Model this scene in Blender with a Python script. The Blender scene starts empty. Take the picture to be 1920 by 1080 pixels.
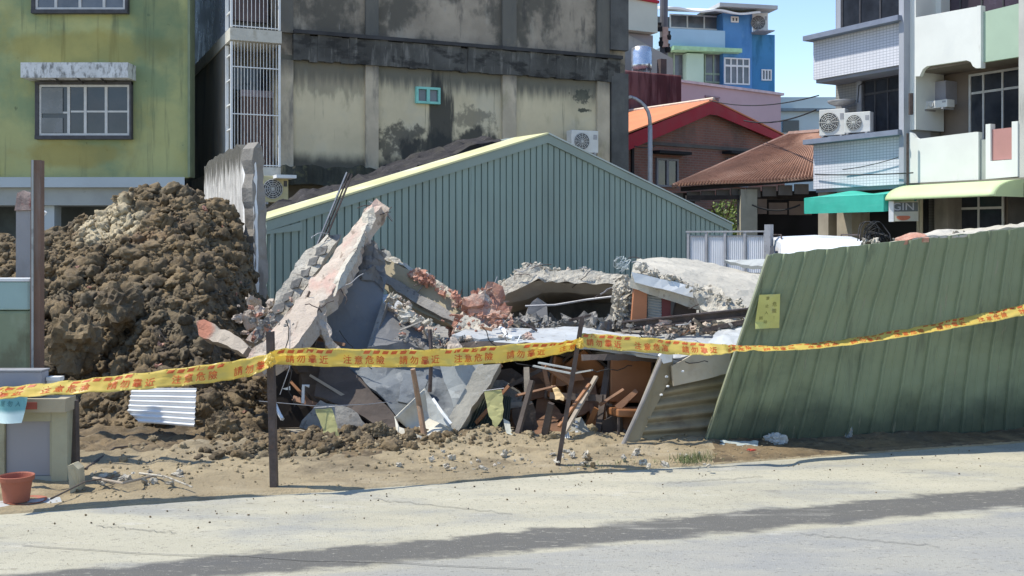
import bpy, bmesh, math, random
import numpy as np
from mathutils import Vector, Matrix, noise, geometry
random.seed(11)
R = math.radians
scn = bpy.context.scene
C = scn.collection

# ------------------------------------------------------------------ camera, world, sun, exposure
FPX, HZ, HC = 2000.0, 450.0, 1.6          # focal length and horizon row of the 1920 px wide photo, eye height
cd = bpy.data.cameras.new('camera'); cam = bpy.data.objects.new('camera', cd); C.objects.link(cam)
cam.location = (0, 0, HC); cam.rotation_euler = (R(90), 0, 0)
cd.sensor_width = 36; cd.lens = 36 * FPX / 1920; cd.shift_y = -(540 - HZ) / 1920
cd.clip_start = .05; cd.clip_end = 2000
scn.camera = cam
SUN = Vector((-1, .03, 0)).normalized(); ELEV = R(60)
w = bpy.data.worlds.new('World'); scn.world = w; w.use_nodes = True
nt = w.node_tree; bg = nt.nodes['Background']
sky = nt.nodes.new('ShaderNodeTexSky'); sky.sky_type = 'NISHITA'; sky.sun_disc = False
sky.sun_elevation = ELEV; sky.sun_rotation = math.atan2(SUN.x, SUN.y)
sky.air_density = 1.0; sky.dust_density = .1; sky.ozone_density = 1.6
hs = nt.nodes.new('ShaderNodeHueSaturation'); hs.inputs['Saturation'].default_value = 1.12
tint = nt.nodes.new('ShaderNodeMix'); tint.data_type = 'RGBA'; tint.blend_type = 'MULTIPLY'; tint.inputs[0].default_value = 1; tint.inputs[7].default_value = (1.06, .97, .95, 1)
nt.links.new(sky.outputs[0], hs.inputs['Color']); nt.links.new(hs.outputs[0], tint.inputs[6]); nt.links.new(tint.outputs[2], bg.inputs[0]); bg.inputs[1].default_value = .15
sd = bpy.data.lights.new('sun', 'SUN'); so = bpy.data.objects.new('sun', sd); C.objects.link(so)
sd.energy = 3.4; sd.angle = R(.5); sd.color = (1, .945, .84)
sv = Vector((SUN.x * math.cos(ELEV), SUN.y * math.cos(ELEV), math.sin(ELEV)))
so.rotation_euler = sv.to_track_quat('Z', 'Y').to_euler(); so.location = sv * 60
scn.view_settings.view_transform = 'Standard'; scn.view_settings.look = 'None'
scn.view_settings.exposure = .76; scn.view_settings.gamma = 1

# ------------------------------------------------------------------ helpers
def P(px, py, Y): return Vector(((px - 960) / FPX * Y, Y, HC + (HZ - py) / FPX * Y))
def G(px, py, z=0.0):
    Y = (HC - z) * FPX / (py - HZ); return P(px, py, Y)

class MB:
    def __init__(s): s.v = []; s.f = []; s.sm = False
    def add(s, vs, fs):
        b = len(s.v); s.v += [Vector(v) for v in vs]; s.f += [tuple(b + i for i in f) for f in fs]; return s
    def hexa(s, p):      # 8 points: 4 bottom ring, 4 top ring
        return s.add(p, [(3,2,1,0),(4,5,6,7),(0,1,5,4),(1,2,6,5),(2,3,7,6),(3,0,4,7)])
    def box(s, x0, x1, y0, y1, z0, z1):
        return s.hexa([(x0,y0,z0),(x1,y0,z0),(x1,y1,z0),(x0,y1,z0),(x0,y0,z1),(x1,y0,z1),(x1,y1,z1),(x0,y1,z1)])
    def prism(s, pts, ext):
        n = len(pts); pts = [Vector(p) for p in pts]; ext = Vector(ext)
        return s.add(pts + [p + ext for p in pts], [tuple(range(n)), tuple(range(2*n-1, n-1, -1))] + [(i, n+i, n+(i+1)%n, (i+1)%n) for i in range(n)])
    def beam(s, a, b, w, h, up=(0,0,1), taper=1.0):
        a = Vector(a); b = Vector(b); d = (b - a).normalized(); u = Vector(up)
        x = d.cross(u)
        if x.length < 1e-4: x = d.cross(Vector((1,0,0)))
        x.normalize(); y = x.cross(d).normalized()
        ps = []
        for p, k in ((a, 1), (b, taper)):
            for sx, sy in ((-1,-1),(1,-1),(1,1),(-1,1)): ps.append(p + x*sx*w/2*k + y*sy*h/2*k)
        return s.hexa(ps)
    def tube(s, pts, r, n=8, r2=None, closed=False):
        pts = [Vector(p) for p in pts]; m = len(pts); b = len(s.v)
        ref = None
        for i, p in enumerate(pts):
            d = (pts[min(i+1, m-1)] - pts[max(i-1, 0)]).normalized()
            if ref is None:
                ref = d.cross(Vector((.13,.97,.2)));
                if ref.length < .05: ref = d.cross(Vector((1,0,0)))
            x = (ref - d * ref.dot(d)).normalized(); ref = x; y = d.cross(x)
            rr = r if r2 is None else r + (r2 - r) * i / (m - 1)
            for k in range(n):
                a = 2 * math.pi * k / n; s.v.append(p + x * math.cos(a) * rr + y * math.sin(a) * rr)
        for i in range(m - 1):
            for k in range(n):
                s.f.append((b+i*n+k, b+i*n+(k+1)%n, b+(i+1)*n+(k+1)%n, b+(i+1)*n+k))
        s.f.append(tuple(b + k for k in range(n-1, -1, -1))); s.f.append(tuple(b + (m-1)*n + k for k in range(n)))
        return s
    def lathe(s, prof, c=(0,0,0), n=24):
        b = len(s.v); c = Vector(c)
        for r, z in prof:
            for k in range(n):
                a = 2*math.pi*k/n; s.v.append(c + Vector((r*math.cos(a), r*math.sin(a), z)))
        for i in range(len(prof)-1):
            for k in range(n): s.f.append((b+i*n+k, b+i*n+(k+1)%n, b+(i+1)*n+(k+1)%n, b+(i+1)*n+k))
        return s
    def grid(s, fn, nu, nv, th=None):
        """fn(u,v)->point ; th: thickness along the surface normal"""
        P_ = [[Vector(fn(i/nu, j/nv)) for j in range(nv+1)] for i in range(nu+1)]
        b = len(s.v)
        for row in P_: s.v += row
        idx = lambda i, j: b + i*(nv+1) + j
        for i in range(nu):
            for j in range(nv): s.f.append((idx(i,j), idx(i+1,j), idx(i+1,j+1), idx(i,j+1)))
        if th:
            b2 = len(s.v)
            for i in range(nu+1):
                for j in range(nv+1):
                    du = P_[min(i+1,nu)][j] - P_[max(i-1,0)][j]; dv = P_[i][min(j+1,nv)] - P_[i][max(j-1,0)]
                    s.v.append(P_[i][j] - du.cross(dv).normalized() * th)
            id2 = lambda i, j: b2 + i*(nv+1) + j
            for i in range(nu):
                for j in range(nv): s.f.append((id2(i,j+1), id2(i+1,j+1), id2(i+1,j), id2(i,j)))
            for i in range(nu):
                s.f.append((idx(i,0), id2(i,0), id2(i+1,0), idx(i+1,0))); s.f.append((idx(i+1,nv), id2(i+1,nv), id2(i,nv), idx(i,nv)))
            for j in range(nv):
                s.f.append((idx(0,j+1), id2(0,j+1), id2(0,j), idx(0,j))); s.f.append((idx(nu,j), id2(nu,j), id2(nu,j+1), idx(nu,j+1)))
        return s
    def build(s, name, mat, parent=None, smooth=None, bevel=0):
        me = bpy.data.meshes.new(name); me.from_pydata([tuple(v) for v in s.v], [], s.f); me.update()
        me.materials.append(mat)
        o = bpy.data.objects.new(name, me); C.objects.link(o)
        if s.sm or smooth:
            for p in me.polygons: p.use_smooth = True
        if bevel:
            m = o.modifiers.new('bevel', 'BEVEL'); m.width = bevel; m.segments = 2; m.limit_method = 'ANGLE'
        if parent:
            o.parent = parent; o.matrix_parent_inverse = Matrix.Translation(-parent.location)
        return o

def tag(o, label, cat, group=None, kind=None):
    if label: o['label'] = label
    if cat: o['category'] = cat
    if group: o['group'] = group
    o['kind'] = kind or 'thing'
    return o
def struct(o): o['kind'] = 'structure'; return o
def thing(name, loc, label, cat, group=None):
    o = bpy.data.objects.new(name, None); o.location = loc; o.empty_display_size = .2; C.objects.link(o)
    return tag(o, label, cat, group)
def copy_tree(o, parent=None):
    c = o.copy(); C.objects.link(c)
    if parent: c.parent = parent
    for ch in list(o.children): copy_tree(ch, c)
    return c

class Pl:
    """a vertical plane through two image columns at two depths; s along, z up, o out towards the eye"""
    def __init__(s, pa, Ya, pb, Yb):
        a = Vector(((pa-960)/FPX*Ya, Ya, 0)); b = Vector(((pb-960)/FPX*Yb, Yb, 0))
        s.O = a; s.u = (b - a).normalized(); s.n = Vector((s.u.y, -s.u.x, 0)); s.ang = math.atan2(s.u.y, s.u.x)
    def s(s, px, o=0):
        k = (px - 960) / FPX; A = s.O + s.n * o
        return (k * A.y - A.x) / (s.u.x - k * s.u.y)
    def z(s, px, py, o=0):
        q = s.O + s.n * o + s.u * s.s(px, o); return HC + (HZ - py) / FPX * q.y
    def p(s, a, z, o=0): q = s.O + s.u*a + s.n*o; return Vector((q.x, q.y, z))
    def pp(s, px, py, o=0): return s.p(s.s(px, o), s.z(px, py, o), o)
    def box(s, mb, s0, s1, z0, z1, o0, o1):
        return mb.hexa([s.p(s0,z0,o1), s.p(s1,z0,o1), s.p(s1,z0,o0), s.p(s0,z0,o0), s.p(s0,z1,o1), s.p(s1,z1,o1), s.p(s1,z1,o0), s.p(s0,z1,o0)])
    def rect(s, mb, x0, x1, yt, yb, o0, o1):     # image rows taken at the left edge
        return s.box(mb, s.s(x0,o1), s.s(x1,o1), s.z(x0,yb,o1), s.z(x0,yt,o1), o0, o1)
    def poly(s, mb, pts, o0, o1):               # list of (s,z)
        return mb.prism([s.p(a, z, o1) for a, z in pts], s.n * (o0 - o1))

# ------------------------------------------------------------------ materials
def mk(name, col, rough=.8, var=.15, scale=3, layers=(), bump=0, bscale=40, metal=0, spec=.3, ang=0, trans=0, detail=6):
    m = bpy.data.materials.new(name); m.use_nodes = True; t = m.node_tree; N = t.nodes; L = t.links
    b = N['Principled BSDF']; b.inputs['Roughness'].default_value = rough; b.inputs['Metallic'].default_value = metal
    b.inputs['Specular IOR Level'].default_value = spec
    if trans: b.inputs['Transmission Weight'].default_value = trans
    tc = N.new('ShaderNodeTexCoord'); co = tc.outputs['Object']
    if ang:
        mp = N.new('ShaderNodeMapping'); mp.inputs['Rotation'].default_value = (0, 0, -ang); L.new(co, mp.inputs[0]); co = mp.outputs[0]
    def ns(sc, det=detail, rg=.6, off=0):
        mp = N.new('ShaderNodeMapping'); mp.inputs['Scale'].default_value = sc if isinstance(sc, tuple) else (sc, sc, sc)
        mp.inputs['Location'].default_value = (off, off*.7, off*1.3)
        L.new(co, mp.inputs[0]); n = N.new('ShaderNodeTexNoise'); n.inputs['Scale'].default_value = 1
        n.inputs['Detail'].default_value = det; n.inputs['Roughness'].default_value = rg
        L.new(mp.outputs[0], n.inputs['Vector']); return n.outputs['Fac']
    def mr(x, a, c, d=0., e=1.):
        n = N.new('ShaderNodeMapRange'); n.interpolation_type = 'SMOOTHSTEP' if a < c else 'LINEAR'
        n.inputs[1].default_value = a; n.inputs[2].default_value = c; n.inputs[3].default_value = d; n.inputs[4].default_value = e
        L.new(x, n.inputs[0]); return n.outputs[0]
    def ma(op, x, y):
        n = N.new('ShaderNodeMath'); n.operation = op; n.use_clamp = False
        for i, q in enumerate((x, y)):
            if hasattr(q, 'links'): L.new(q, n.inputs[i])
            elif q is not None: n.inputs[i].default_value = q
        return n.outputs[0]
    def mix(fac, c1, c2):
        n = N.new('ShaderNodeMix'); n.data_type = 'RGBA'
        L.new(fac, n.inputs[0])
        for i, q in ((6, c1), (7, c2)):
            if hasattr(q, 'links'): L.new(q, n.inputs[i])
            else: n.inputs[i].default_value = (*q, 1)
        return n.outputs[2]
    lo = tuple(c*(1-var) for c in col); hi = tuple(min(1, c*(1+var)) for c in col)
    cur = mix(mr(ns(scale), .3, .7), lo, hi)
    xyz = None
    def sep():
        nonlocal xyz
        if xyz is None: n = N.new('ShaderNodeSeparateXYZ'); L.new(co, n.inputs[0]); xyz = n.outputs
        return xyz
    hb = None
    for k, l in enumerate(layers):
        ty = l[0]; c2 = l[1]; amt = l[-1]
        if ty == 'noise':                       # scale, lo, hi
            f = mr(ns(l[2], off=3.1*k+1), l[3], l[4])
        elif ty == 'z':                         # z0 -> z1 (mask 0..1), noise scale, amp
            f = mr(ma('ADD', sep()[2], ma('MULTIPLY', ma('SUBTRACT', ns(l[4], off=2.7*k), .5), l[5])), min(l[2],l[3]), max(l[2],l[3]))
            if l[2] > l[3]: f = ma('SUBTRACT', 1.0, f)
        elif ty == 'band':                      # between two ground lines y = k*x + b, soft noisy edges
            q = sep(); nn = ma('MULTIPLY', ma('SUBTRACT', ns(l[4], off=2.2*k), .5), l[5])
            du = ma('ADD', ma('SUBTRACT', ma('ADD', ma('MULTIPLY', q[0], l[2][0]), l[2][1]), q[1]), nn)
            dl = ma('ADD', ma('SUBTRACT', q[1], ma('ADD', ma('MULTIPLY', q[0], l[3][0]), l[3][1])), nn)
            f = ma('MULTIPLY', mr(du, -.02, .07), mr(dl, -.03, .09))
        elif ty == 'blob':                      # centre (in rotated coords), radii, noise scale, amp
            v = N.new('ShaderNodeVectorMath'); v.operation = 'SUBTRACT'; L.new(co, v.inputs[0])
            c = Vector(l[2]); c.rotate(Matrix.Rotation(-ang, 3, 'Z')); v.inputs[1].default_value = c
            v2 = N.new('ShaderNodeVectorMath'); v2.operation = 'DIVIDE'; L.new(v.outputs[0], v2.inputs[0]); v2.inputs[1].default_value = l[3]
            v3 = N.new('ShaderNodeVectorMath'); v3.operation = 'LENGTH'; L.new(v2.outputs[0], v3.inputs[0])
            f = ma('SUBTRACT', 1.0, mr(ma('ADD', v3.outputs['Value'], ma('MULTIPLY', ma('SUBTRACT', ns(l[4], off=1.7*k), .5), l[5])), .6, 1.1))
        elif ty == 'brick':                     # mortar colour, brick w, h, mortar
            cb = N.new('ShaderNodeCombineXYZ'); q = sep(); L.new(q[0], cb.inputs[0]); L.new(q[2], cb.inputs[1])
            bt = N.new('ShaderNodeTexBrick'); L.new(cb.outputs[0], bt.inputs['Vector']); bt.inputs['Scale'].default_value = 1
            bt.inputs['Brick Width'].default_value = l[2]; bt.inputs['Row Height'].default_value = l[3]; bt.inputs['Mortar Size'].default_value = l[4]
            if l[5]: bt.offset = 0
            f = bt.outputs['Fac']; hb = f
        elif ty == 'lines':                     # axis scale vec, width: dark fine lines from a wave
            mp = N.new('ShaderNodeMapping'); mp.inputs['Scale'].default_value = l[2]; L.new(co, mp.inputs[0])
            n = N.new('ShaderNodeTexWave'); n.inputs['Scale'].default_value = 1; n.inputs['Distortion'].default_value = l[3]; L.new(mp.outputs[0], n.inputs[0])
            f = mr(n.outputs['Fac'], l[4], min(.999, l[4]+.1))
        if amt != 1: f = ma('MULTIPLY', f, amt)
        cur = mix(f, cur, c2)
    L.new(cur, b.inputs['Base Color'])
    if bump:
        bp = N.new('ShaderNodeBump'); bp.inputs['Strength'].default_value = bump; bp.inputs['Distance'].default_value = .02
        h = ns(bscale, 8, .65)
        if hb: h = ma('SUBTRACT', h, ma('MULTIPLY', hb, .8))
        L.new(h, bp.inputs['Height']); L.new(bp.outputs[0], b.inputs['Normal'])
    rn = mr(ns(scale*2 if not isinstance(scale, tuple) else 4), .3, .7, max(0, rough-.08), min(1, rough+.08)); L.new(rn, b.inputs['Roughness'])
    return m

def rgb(r, g, b):
    f = lambda c: ((c/255+.055)/1.055)**2.4 if c > 10 else c/255/12.92
    return (f(r), f(g), f(b))

# ------------------------------------------------------------------ ground, road, soil
M = {}
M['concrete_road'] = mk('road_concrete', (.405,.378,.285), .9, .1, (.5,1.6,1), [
    ('noise', (.27,.27,.25), (1.1,3.2,1), .45, .72, .8), ('noise', (.47,.43,.32), (.7,2.5,1), .52, .7, .75), ('noise', (.5,.48,.42), (3,11,1), .60, .74, .5),
    ('noise', (.20,.19,.165), (3,9,1), .62, .74, .5),
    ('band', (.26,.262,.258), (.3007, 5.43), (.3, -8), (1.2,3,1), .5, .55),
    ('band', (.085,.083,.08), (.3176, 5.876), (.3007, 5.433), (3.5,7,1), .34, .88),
    ('noise', (.40,.38,.32), (1.0,5,1), .60, .72, .5),
    ('noise', (.15,.14,.12), (45,60,1), .57, .66, .6), ('noise', (.18,.16,.12), (5,12,1), .66, .74, .6), ('noise', (.5,.47,.38), (14,40,1), .6, .7, .4), ('noise', (.55,.53,.46), (80,90,1), .62, .72, .5)], .45, 90)
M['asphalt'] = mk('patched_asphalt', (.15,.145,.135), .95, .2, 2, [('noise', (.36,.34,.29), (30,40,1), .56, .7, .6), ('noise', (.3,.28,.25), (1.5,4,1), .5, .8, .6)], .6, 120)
M['soil'] = mk('soil', (.175,.128,.072), .95, .25, 2.2, [
    ('noise', (.085,.065,.042), 4, .46, .64, .85), ('noise', (.13,.115,.085), 1.1, .5, .7, .6), ('noise', (.24,.19,.12), 7, .53, .72, .7), ('noise', (.32,.17,.09), 1.3, .62, .75, .35),
    ('noise', (.06,.048,.035), (13,13,13), .54, .66, .7), ('noise', (.30,.25,.17), (16,16,16), .62, .70, .5),
    ('blob', (.46,.39,.26), (-4.5,11.8,1.83), (.46,1.0,.30), 5, 1.5, .9)], .9, 30)
M['dirt'] = mk('dry_dirt', (.31,.25,.155), .95, .16, 1.2, [
    ('noise', (.14,.11,.07), (1.2,2.6,1.2), .5, .66, .65),
    ('noise', (.21,.165,.10), (3,5,3), .52, .70, .75), ('noise', (.38,.32,.22), (1.5,4,1.5), .52, .7, .6), ('noise', (.16,.15,.07), (7,7,7), .66, .76, .35)], .8, 45)
M['land'] = mk('land', (.24,.22,.18), .95, .2, .6, [], .2, 10)

EL0, EK = (-2.98, 6.21), .315
def edge_y(x): return EL0[1] + (x - EL0[0]) * EK
m = MB().add([(-400,-60,-.03),(400,-60,-.03),(400,700,-.03),(-400,700,-.03)], [(0,1,2,3)])
struct(m.build('ground', M['land']))
m = MB(); n_ = 90
top = [(-14 + 34*i/n_, edge_y(-14+34*i/n_) + .035*noise.noise((i*.9,0,0)) + .02*noise.noise((i*3.1,5,0)), 0) for i in range(n_+1)]
m.add([(-14,-8,0),(20,-8,0)] + top[::-1], [tuple(range(n_+3))])
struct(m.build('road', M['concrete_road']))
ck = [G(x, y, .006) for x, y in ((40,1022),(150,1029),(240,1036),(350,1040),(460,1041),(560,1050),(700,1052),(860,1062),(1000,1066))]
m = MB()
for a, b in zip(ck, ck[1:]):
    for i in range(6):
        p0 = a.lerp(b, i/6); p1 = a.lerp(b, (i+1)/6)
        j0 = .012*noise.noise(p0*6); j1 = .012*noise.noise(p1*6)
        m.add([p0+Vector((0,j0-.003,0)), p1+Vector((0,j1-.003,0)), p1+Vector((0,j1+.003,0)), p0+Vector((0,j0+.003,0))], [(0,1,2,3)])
struct(m.build('thin_dark_line', M['asphalt']))  # thin dark wavering line laid across the road

CR = [(-900,1.8),(-200,1.6),(0,1.5),(75,1.58),(150,1.8),(240,2.02),(300,2.14),(345,2.18),(385,2.10),(430,1.9),(455,1.66),(478,1.2),(495,.7),(530,.35),(620,.1),(700,0),(3000,0)]
TOE = [(-900,8.6),(75,9.0),(200,9.1),(300,8.9),(380,8.7),(430,8.6),(500,9.0),(620,9.6),(3000,9.6)]
def lerp_t(T, x):
    for (x0,y0),(x1,y1) in zip(T, T[1:]):
        if x <= x1: return y0 + (y1-y0)*max(0,(x-x0))/(x1-x0)
    return T[-1][1]
def sm(t): t = max(0, min(1, t)); return t*t*(3-2*t)
def terrain(x, y):
    px = 960 + x/12.5*FPX*(12.5/max(y,8.5))**.55
    c = lerp_t(CR, px); toe = lerp_t(TOE, px); yc = 12.3
    t = (y - toe)/(yc - toe)
    env = 0
    if t > 0: env = c*(min(1, t)**.92) if t <= 1 else c*max(0, 1-(t-1)*.8)
    d = y - edge_y(x)
    h = .02 + .05*sm(d/1.5) + .05*noise.noise((x*.9, y*.9, 0))*sm(d/.8)
    p = Vector((x, y, 0))
    k = min(1, env/.35)
    r1 = noise.noise(p*7)*.022 + noise.noise(p*17)*.010 + noise.noise(p*41)*.004
    rough = sm(d/.5)
    h += r1*rough*(1+1.0*sm((d-.9)/.8)*(1 if px < 1000 else .4))
    if .7 < d < 3 and 480 < px < 1250: h += .07*sm((d-.7)/.6)*(.5+.9*noise.noise((x*2.3, y*2.3, 4)))
    if k > 0:
        q = Vector((x, y, env*.9))
        v1 = noise.voronoi(q*1.9)[0]; v2 = noise.voronoi(q*4.6+Vector((9,2,1)))[0]; v3 = noise.voronoi(q*10.5)[0]
        v4 = noise.voronoi(q*22)[0]
        h += env + k*(.26*(.42-v1[0]) + .17*(.42-v2[0]) + .08*(.4-v3[0]) + .03*(.4-v4[0]) + .12*noise.noise(q*1.1))
    # dark hollow low on the mound
    hx, hy = x+3.75, y-9.75
    h -= .42*math.exp(-(hx*hx/.10 + hy*hy/.16))
    if y > 8.3 and 520 < px < 1330: h -= .20*sm((y-8.32)/.25)*sm((px-520)/60)*sm((1330-px)/60)
    if d < .06: h = min(h, .012) - max(0, (.03-d))*.6
    return h
NX, NY = 560, 400
X0, X1, YF = -8.2, 7.5, 14.5
m = MB(); V = []
for i in range(NX+1):
    x = X0 + (X1-X0)*i/NX; y0 = edge_y(x) - .03 + .03*noise.noise((x*2.5,1,0)) + .012*noise.noise((x*11,1,0))
    for j in range(NY+1):
        y = y0 + (YF-y0)*(j/NY)**1.25
        V.append((x, y, terrain(x, y)))
bmf = [(i*(NY+1)+j, (i+1)*(NY+1)+j, (i+1)*(NY+1)+j+1, i*(NY+1)+j+1) for i in range(NX) for j in range(NY)]
me = bpy.data.meshes.new('dirt_ground'); me.from_pydata(V, [], bmf); me.materials.append(M['dirt']); me.materials.append(M['soil'])
mi = []
for i in range(NX):
    for j in range(NY):
        x, y, z = V[i*(NY+1)+j]; px = 960 + x/y*FPX
        d = y - edge_y(x) + .35*noise.noise((x*2, y*2, 7)) + .15*noise.noise((x*9, y*9, 7))
        lim = 1.55 if px < 480 else (.95 if px < 760 else (1.15 if px < 1000 else 1.6))
        mi.append(1 if d > lim or (px > 1335 and y > edge_y(x)+.02) else 0)  # strip before the fallen wall takes dark soil to deepen its shadow
me.polygons.foreach_set('material_index', mi)
me.polygons.foreach_set('use_smooth', [True]*len(bmf))
o = bpy.data.objects.new('dirt_ground', me); C.objects.link(o); struct(o)

# clods: templates, then one joined mesh per kind of ground
def template(seed, sub=2):
    b = bmesh.new(); bmesh.ops.create_icosphere(b, subdivisions=sub, radius=1)
    s = Vector((seed*7.3, seed*3.1, seed))
    for v in b.verts:
        p = v.co.normalized()
        r = 1 + .45*noise.noise(p*1.5+s) + .30*noise.noise(p*3.6+s) + .18*noise.noise(p*8+s) - .45*abs(noise.noise(p*2.4-s)) + .28*(.5-noise.voronoi(p*2.6+s)[0][0])
        v.co = p*r
    vs = np.array([v.co[:] for v in b.verts]); fs = np.array([[v.index for v in f.verts] for f in b.faces]); b.free()
    return vs, fs
TPL = [template(k, 3) for k in range(8)]; TPS = [template(k+20, 2) for k in range(8)]
def scatter(name, mat, items, label=None, cat=None, kind='stuff'):
    VS = []; FS = []; base = 0
    for p, r in items:
        vs, fs = random.choice(TPL if r > .035 else TPS)
        q = Matrix.Rotation(random.uniform(0,6.28), 3, Vector((random.gauss(0,1), random.gauss(0,1), random.gauss(0,1))).normalized())
        sc = np.array([random.uniform(.6,1.35), random.uniform(.6,1.2), random.uniform(.45,.95)])
        VS.append((vs*sc) @ np.array(q).T * r + np.array(p)); FS.append(fs + base); base += len(vs)
    me = bpy.data.meshes.new(name); V = np.concatenate(VS); F = np.concatenate(FS)
    me.vertices.add(len(V)); me.vertices.foreach_set('co', V.ravel())
    me.loops.add(F.size); me.loops.foreach_set('vertex_index', F.ravel())
    me.polygons.add(len(F)); me.polygons.foreach_set('loop_start', np.arange(0, F.size, 3)); me.polygons.foreach_set('loop_total', np.full(len(F), 3))
    me.update(); me.validate(); me.materials.append(mat)
    o = bpy.data.objects.new(name, me); C.objects.link(o); tag(o, label, cat, kind=kind)
    return o
items = []
for _ in range(8000):
    px = random.uniform(-40, 500); Y = random.uniform(8.7, 12.7); x = (px-960)/FPX*Y
    z = terrain(x, Y)
    if z < .15 and random.random() < .7: continue
    r = min(.11, .017*math.exp(abs(random.gauss(0, .8))))
    items.append(((x, Y, z + r*.12), r))
for _ in range(800):
    px = random.gauss(620, 120); 
    if px < 400 or px > 1060: continue
    x = (px-960)/FPX*8.2; Y = edge_y(x) + random.uniform(.95, 1.8); z = terrain(x, Y)
    r = min(.07, .011*math.exp(abs(random.gauss(0, .8)))); items.append(((x, Y, z + r*.1), r))
scatter('soil_clods', M['soil'], items, 'loose brown soil clods covering the tall mound of earth', 'soil')
items = []
for _ in range(1900):
    px = random.uniform(120, 1330); x = random.uniform(-2.8, 2.0); d = random.uniform(.05, 2.2); Y = edge_y(x) + d
    if random.random() < .35: x = random.uniform(-1.8, .6); Y = edge_y(x) + random.uniform(.9, 1.9)
    r = min(.045 if d > .9 else .014, .006*math.exp(abs(random.gauss(0, .8)))) * (.7 if d < .4 else 1.1)
    items.append(((x, Y, terrain(x, Y) + r*.2), r))
scatter('dirt_crumbs', M['dirt'], items, 'crumbs of pale dry dirt along the road edge', 'dirt')
items = []
for _ in range(150):
    x = random.uniform(-3.0, 3.5); Y = edge_y(x) - abs(random.gauss(0, .5)) - .03
    items.append(((x, Y, .004), random.uniform(.002, .007)))
scatter('road_grit', M['soil'], items, 'scattered grit lying on the concrete road', 'grit')

# ------------------------------------------------------------------ paints shared by the buildings
M['white'] = mk('white_paint', (.72,.73,.72), .6, .06, 3, [('noise', (.5,.48,.42), (4,4,9), .58, .75, .4)], .1, 30)
M['glass'] = mk('window_glass', (.03,.035,.045), .12, .3, 1.5, spec=.6)
M['glass_grey'] = mk('grey_glass', (.11,.12,.135), .15, .25, 2, spec=.6)
M['curtain'] = mk('curtain_glass', (.14,.15,.155), .25, .2, 2, spec=.5)
M['dark'] = mk('dark_interior', (.02,.02,.022), .9, .3, 2)
M['steel_dark'] = mk('dark_steel', (.085,.065,.058), .55, .3, 12, [('noise', (.12,.07,.05), 20, .55, .7, .6)], .3, 80, metal=.2)
M['grey_metal'] = mk('grey_metal', (.33,.33,.34), .5, .12, 6, [('noise', (.2,.18,.16), 14, .58, .7, .5)], .1, 40, metal=.2)

# ------------------------------------------------------------------ green building, far left
GA = Pl(0, 26, 355, 26)
X = lambda px, Y=26: (px-960)/FPX*Y
Z = lambda py, Y=26: HC + (HZ-py)/FPX*Y
gb = thing('green_building', (-11, 26, 0), 'mossy green plastered building with pale band above its ground floor, far left', 'building')
m_green = mk('green_plaster', (.37,.38,.175), .9, .12, .55, [
    ('noise', (.18,.26,.15), (.45,1,.5), .44, .62, .75), ('noise', (.38,.34,.11), (.6,1,.55), .52, .70, .6), ('noise', (.17,.20,.11), (1.6,1,.4), .56, .75, .6),
    ('noise', (.10,.12,.075), (5,1,.3), .55, .70, .6), ('noise', (.06,.07,.045), (5,3,4), .67, .76, .6),
    ('blob', (.30,.235,.05), (X(160), 26, Z(90)), (2.3,1,.5), 1.5, 1.2, .5), ('blob', (.30,.22,.045), (X(140), 26, Z(290)), (1.5,1,.35), 1.5, 1.2, .5),
    ('blob', (.07,.13,.085), (X(300), 26, Z(50)), (.8,1,1.1), 2, .7, .45)], .3, 14)
def gfoot(y0, z0, z1, x1=None): x1 = x1 or X(357); return MB().prism([(-17,y0,z0),(x1,y0,z0),(x1-4.4,y0+10,z0),(-17,y0+10,z0)], (0,0,z1-z0))
gfoot(26, 3.12, 11).build('wall', m_green, gb)
m_band = mk('pale_band', (.40,.45,.47), .8, .06, 1, [('noise', (.25,.27,.27), (2,2,5), .6, .75, .5)])
gfoot(25.75, Z(352), 3.119, X(352)).build('lintel', m_band, gb)
gfoot(25.93, Z(385), Z(352)-.003, X(352)).build('shop_beam', mk('beam_grey', (.30,.32,.31), .85, .1, 1, [('noise',(.18,.19,.17),(3,3,6),.6,.75,.5)]), gb)
m = MB()
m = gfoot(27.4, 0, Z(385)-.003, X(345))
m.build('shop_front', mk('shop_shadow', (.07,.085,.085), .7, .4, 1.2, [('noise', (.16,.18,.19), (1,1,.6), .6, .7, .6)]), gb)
for x in (-13.9, -11.4, X(345)): MB().box(x-.2, x+.2, 26.1, 26.5, 0, Z(385)-.003).build('pillar', m_band, gb)
m_frame = mk('aluminium_frame', (.52,.52,.50), .5, .08, 8, metal=.1)
m_framed = mk('dark_frame', (.06,.06,.065), .6, .2, 8)
def window(parent, x0, x1, z0, z1, y, bars, fr=m_frame, glass=M['glass_grey'], deep=.12, fw=.055, hbars=(), surround=None):
    f = MB(); f.box(x0, x1, y-.04, y+deep, z0, z0+fw); f.box(x0, x1, y-.04, y+deep, z1-fw, z1)
    f.box(x0, x0+fw, y-.04, y+deep, z0+fw, z1-fw); f.box(x1-fw, x1, y-.04, y+deep, z0+fw, z1-fw)
    for b in bars: f.box(b-fw*.6, b+fw*.6, y-.036, y+deep, z0+fw, z1-fw)
    for (a, b, z) in hbars: f.box(a, b, y-.03, y+deep, z-fw*.4, z+fw*.4)
    o = f.build('window', fr, parent)
    g = MB().box(x0+.01, x1-.01, y-.012, y+deep-.01, z0+.01, z1-.01).build('pane', glass, o)
    return o
wz0, wz1 = Z(258), Z(155)
f = window(gb, X(77), X(246), Z(255), Z(160), 25.93, [X(132), X(163), X(202)], glass=M['glass'], hbars=[(X(80),X(130),Z(212)), (X(136),X(246),Z(210))])
MB().box(X(81), X(121), 25.89, 25.915, Z(214), Z(166)).build('blind', M['curtain'], f)
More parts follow.
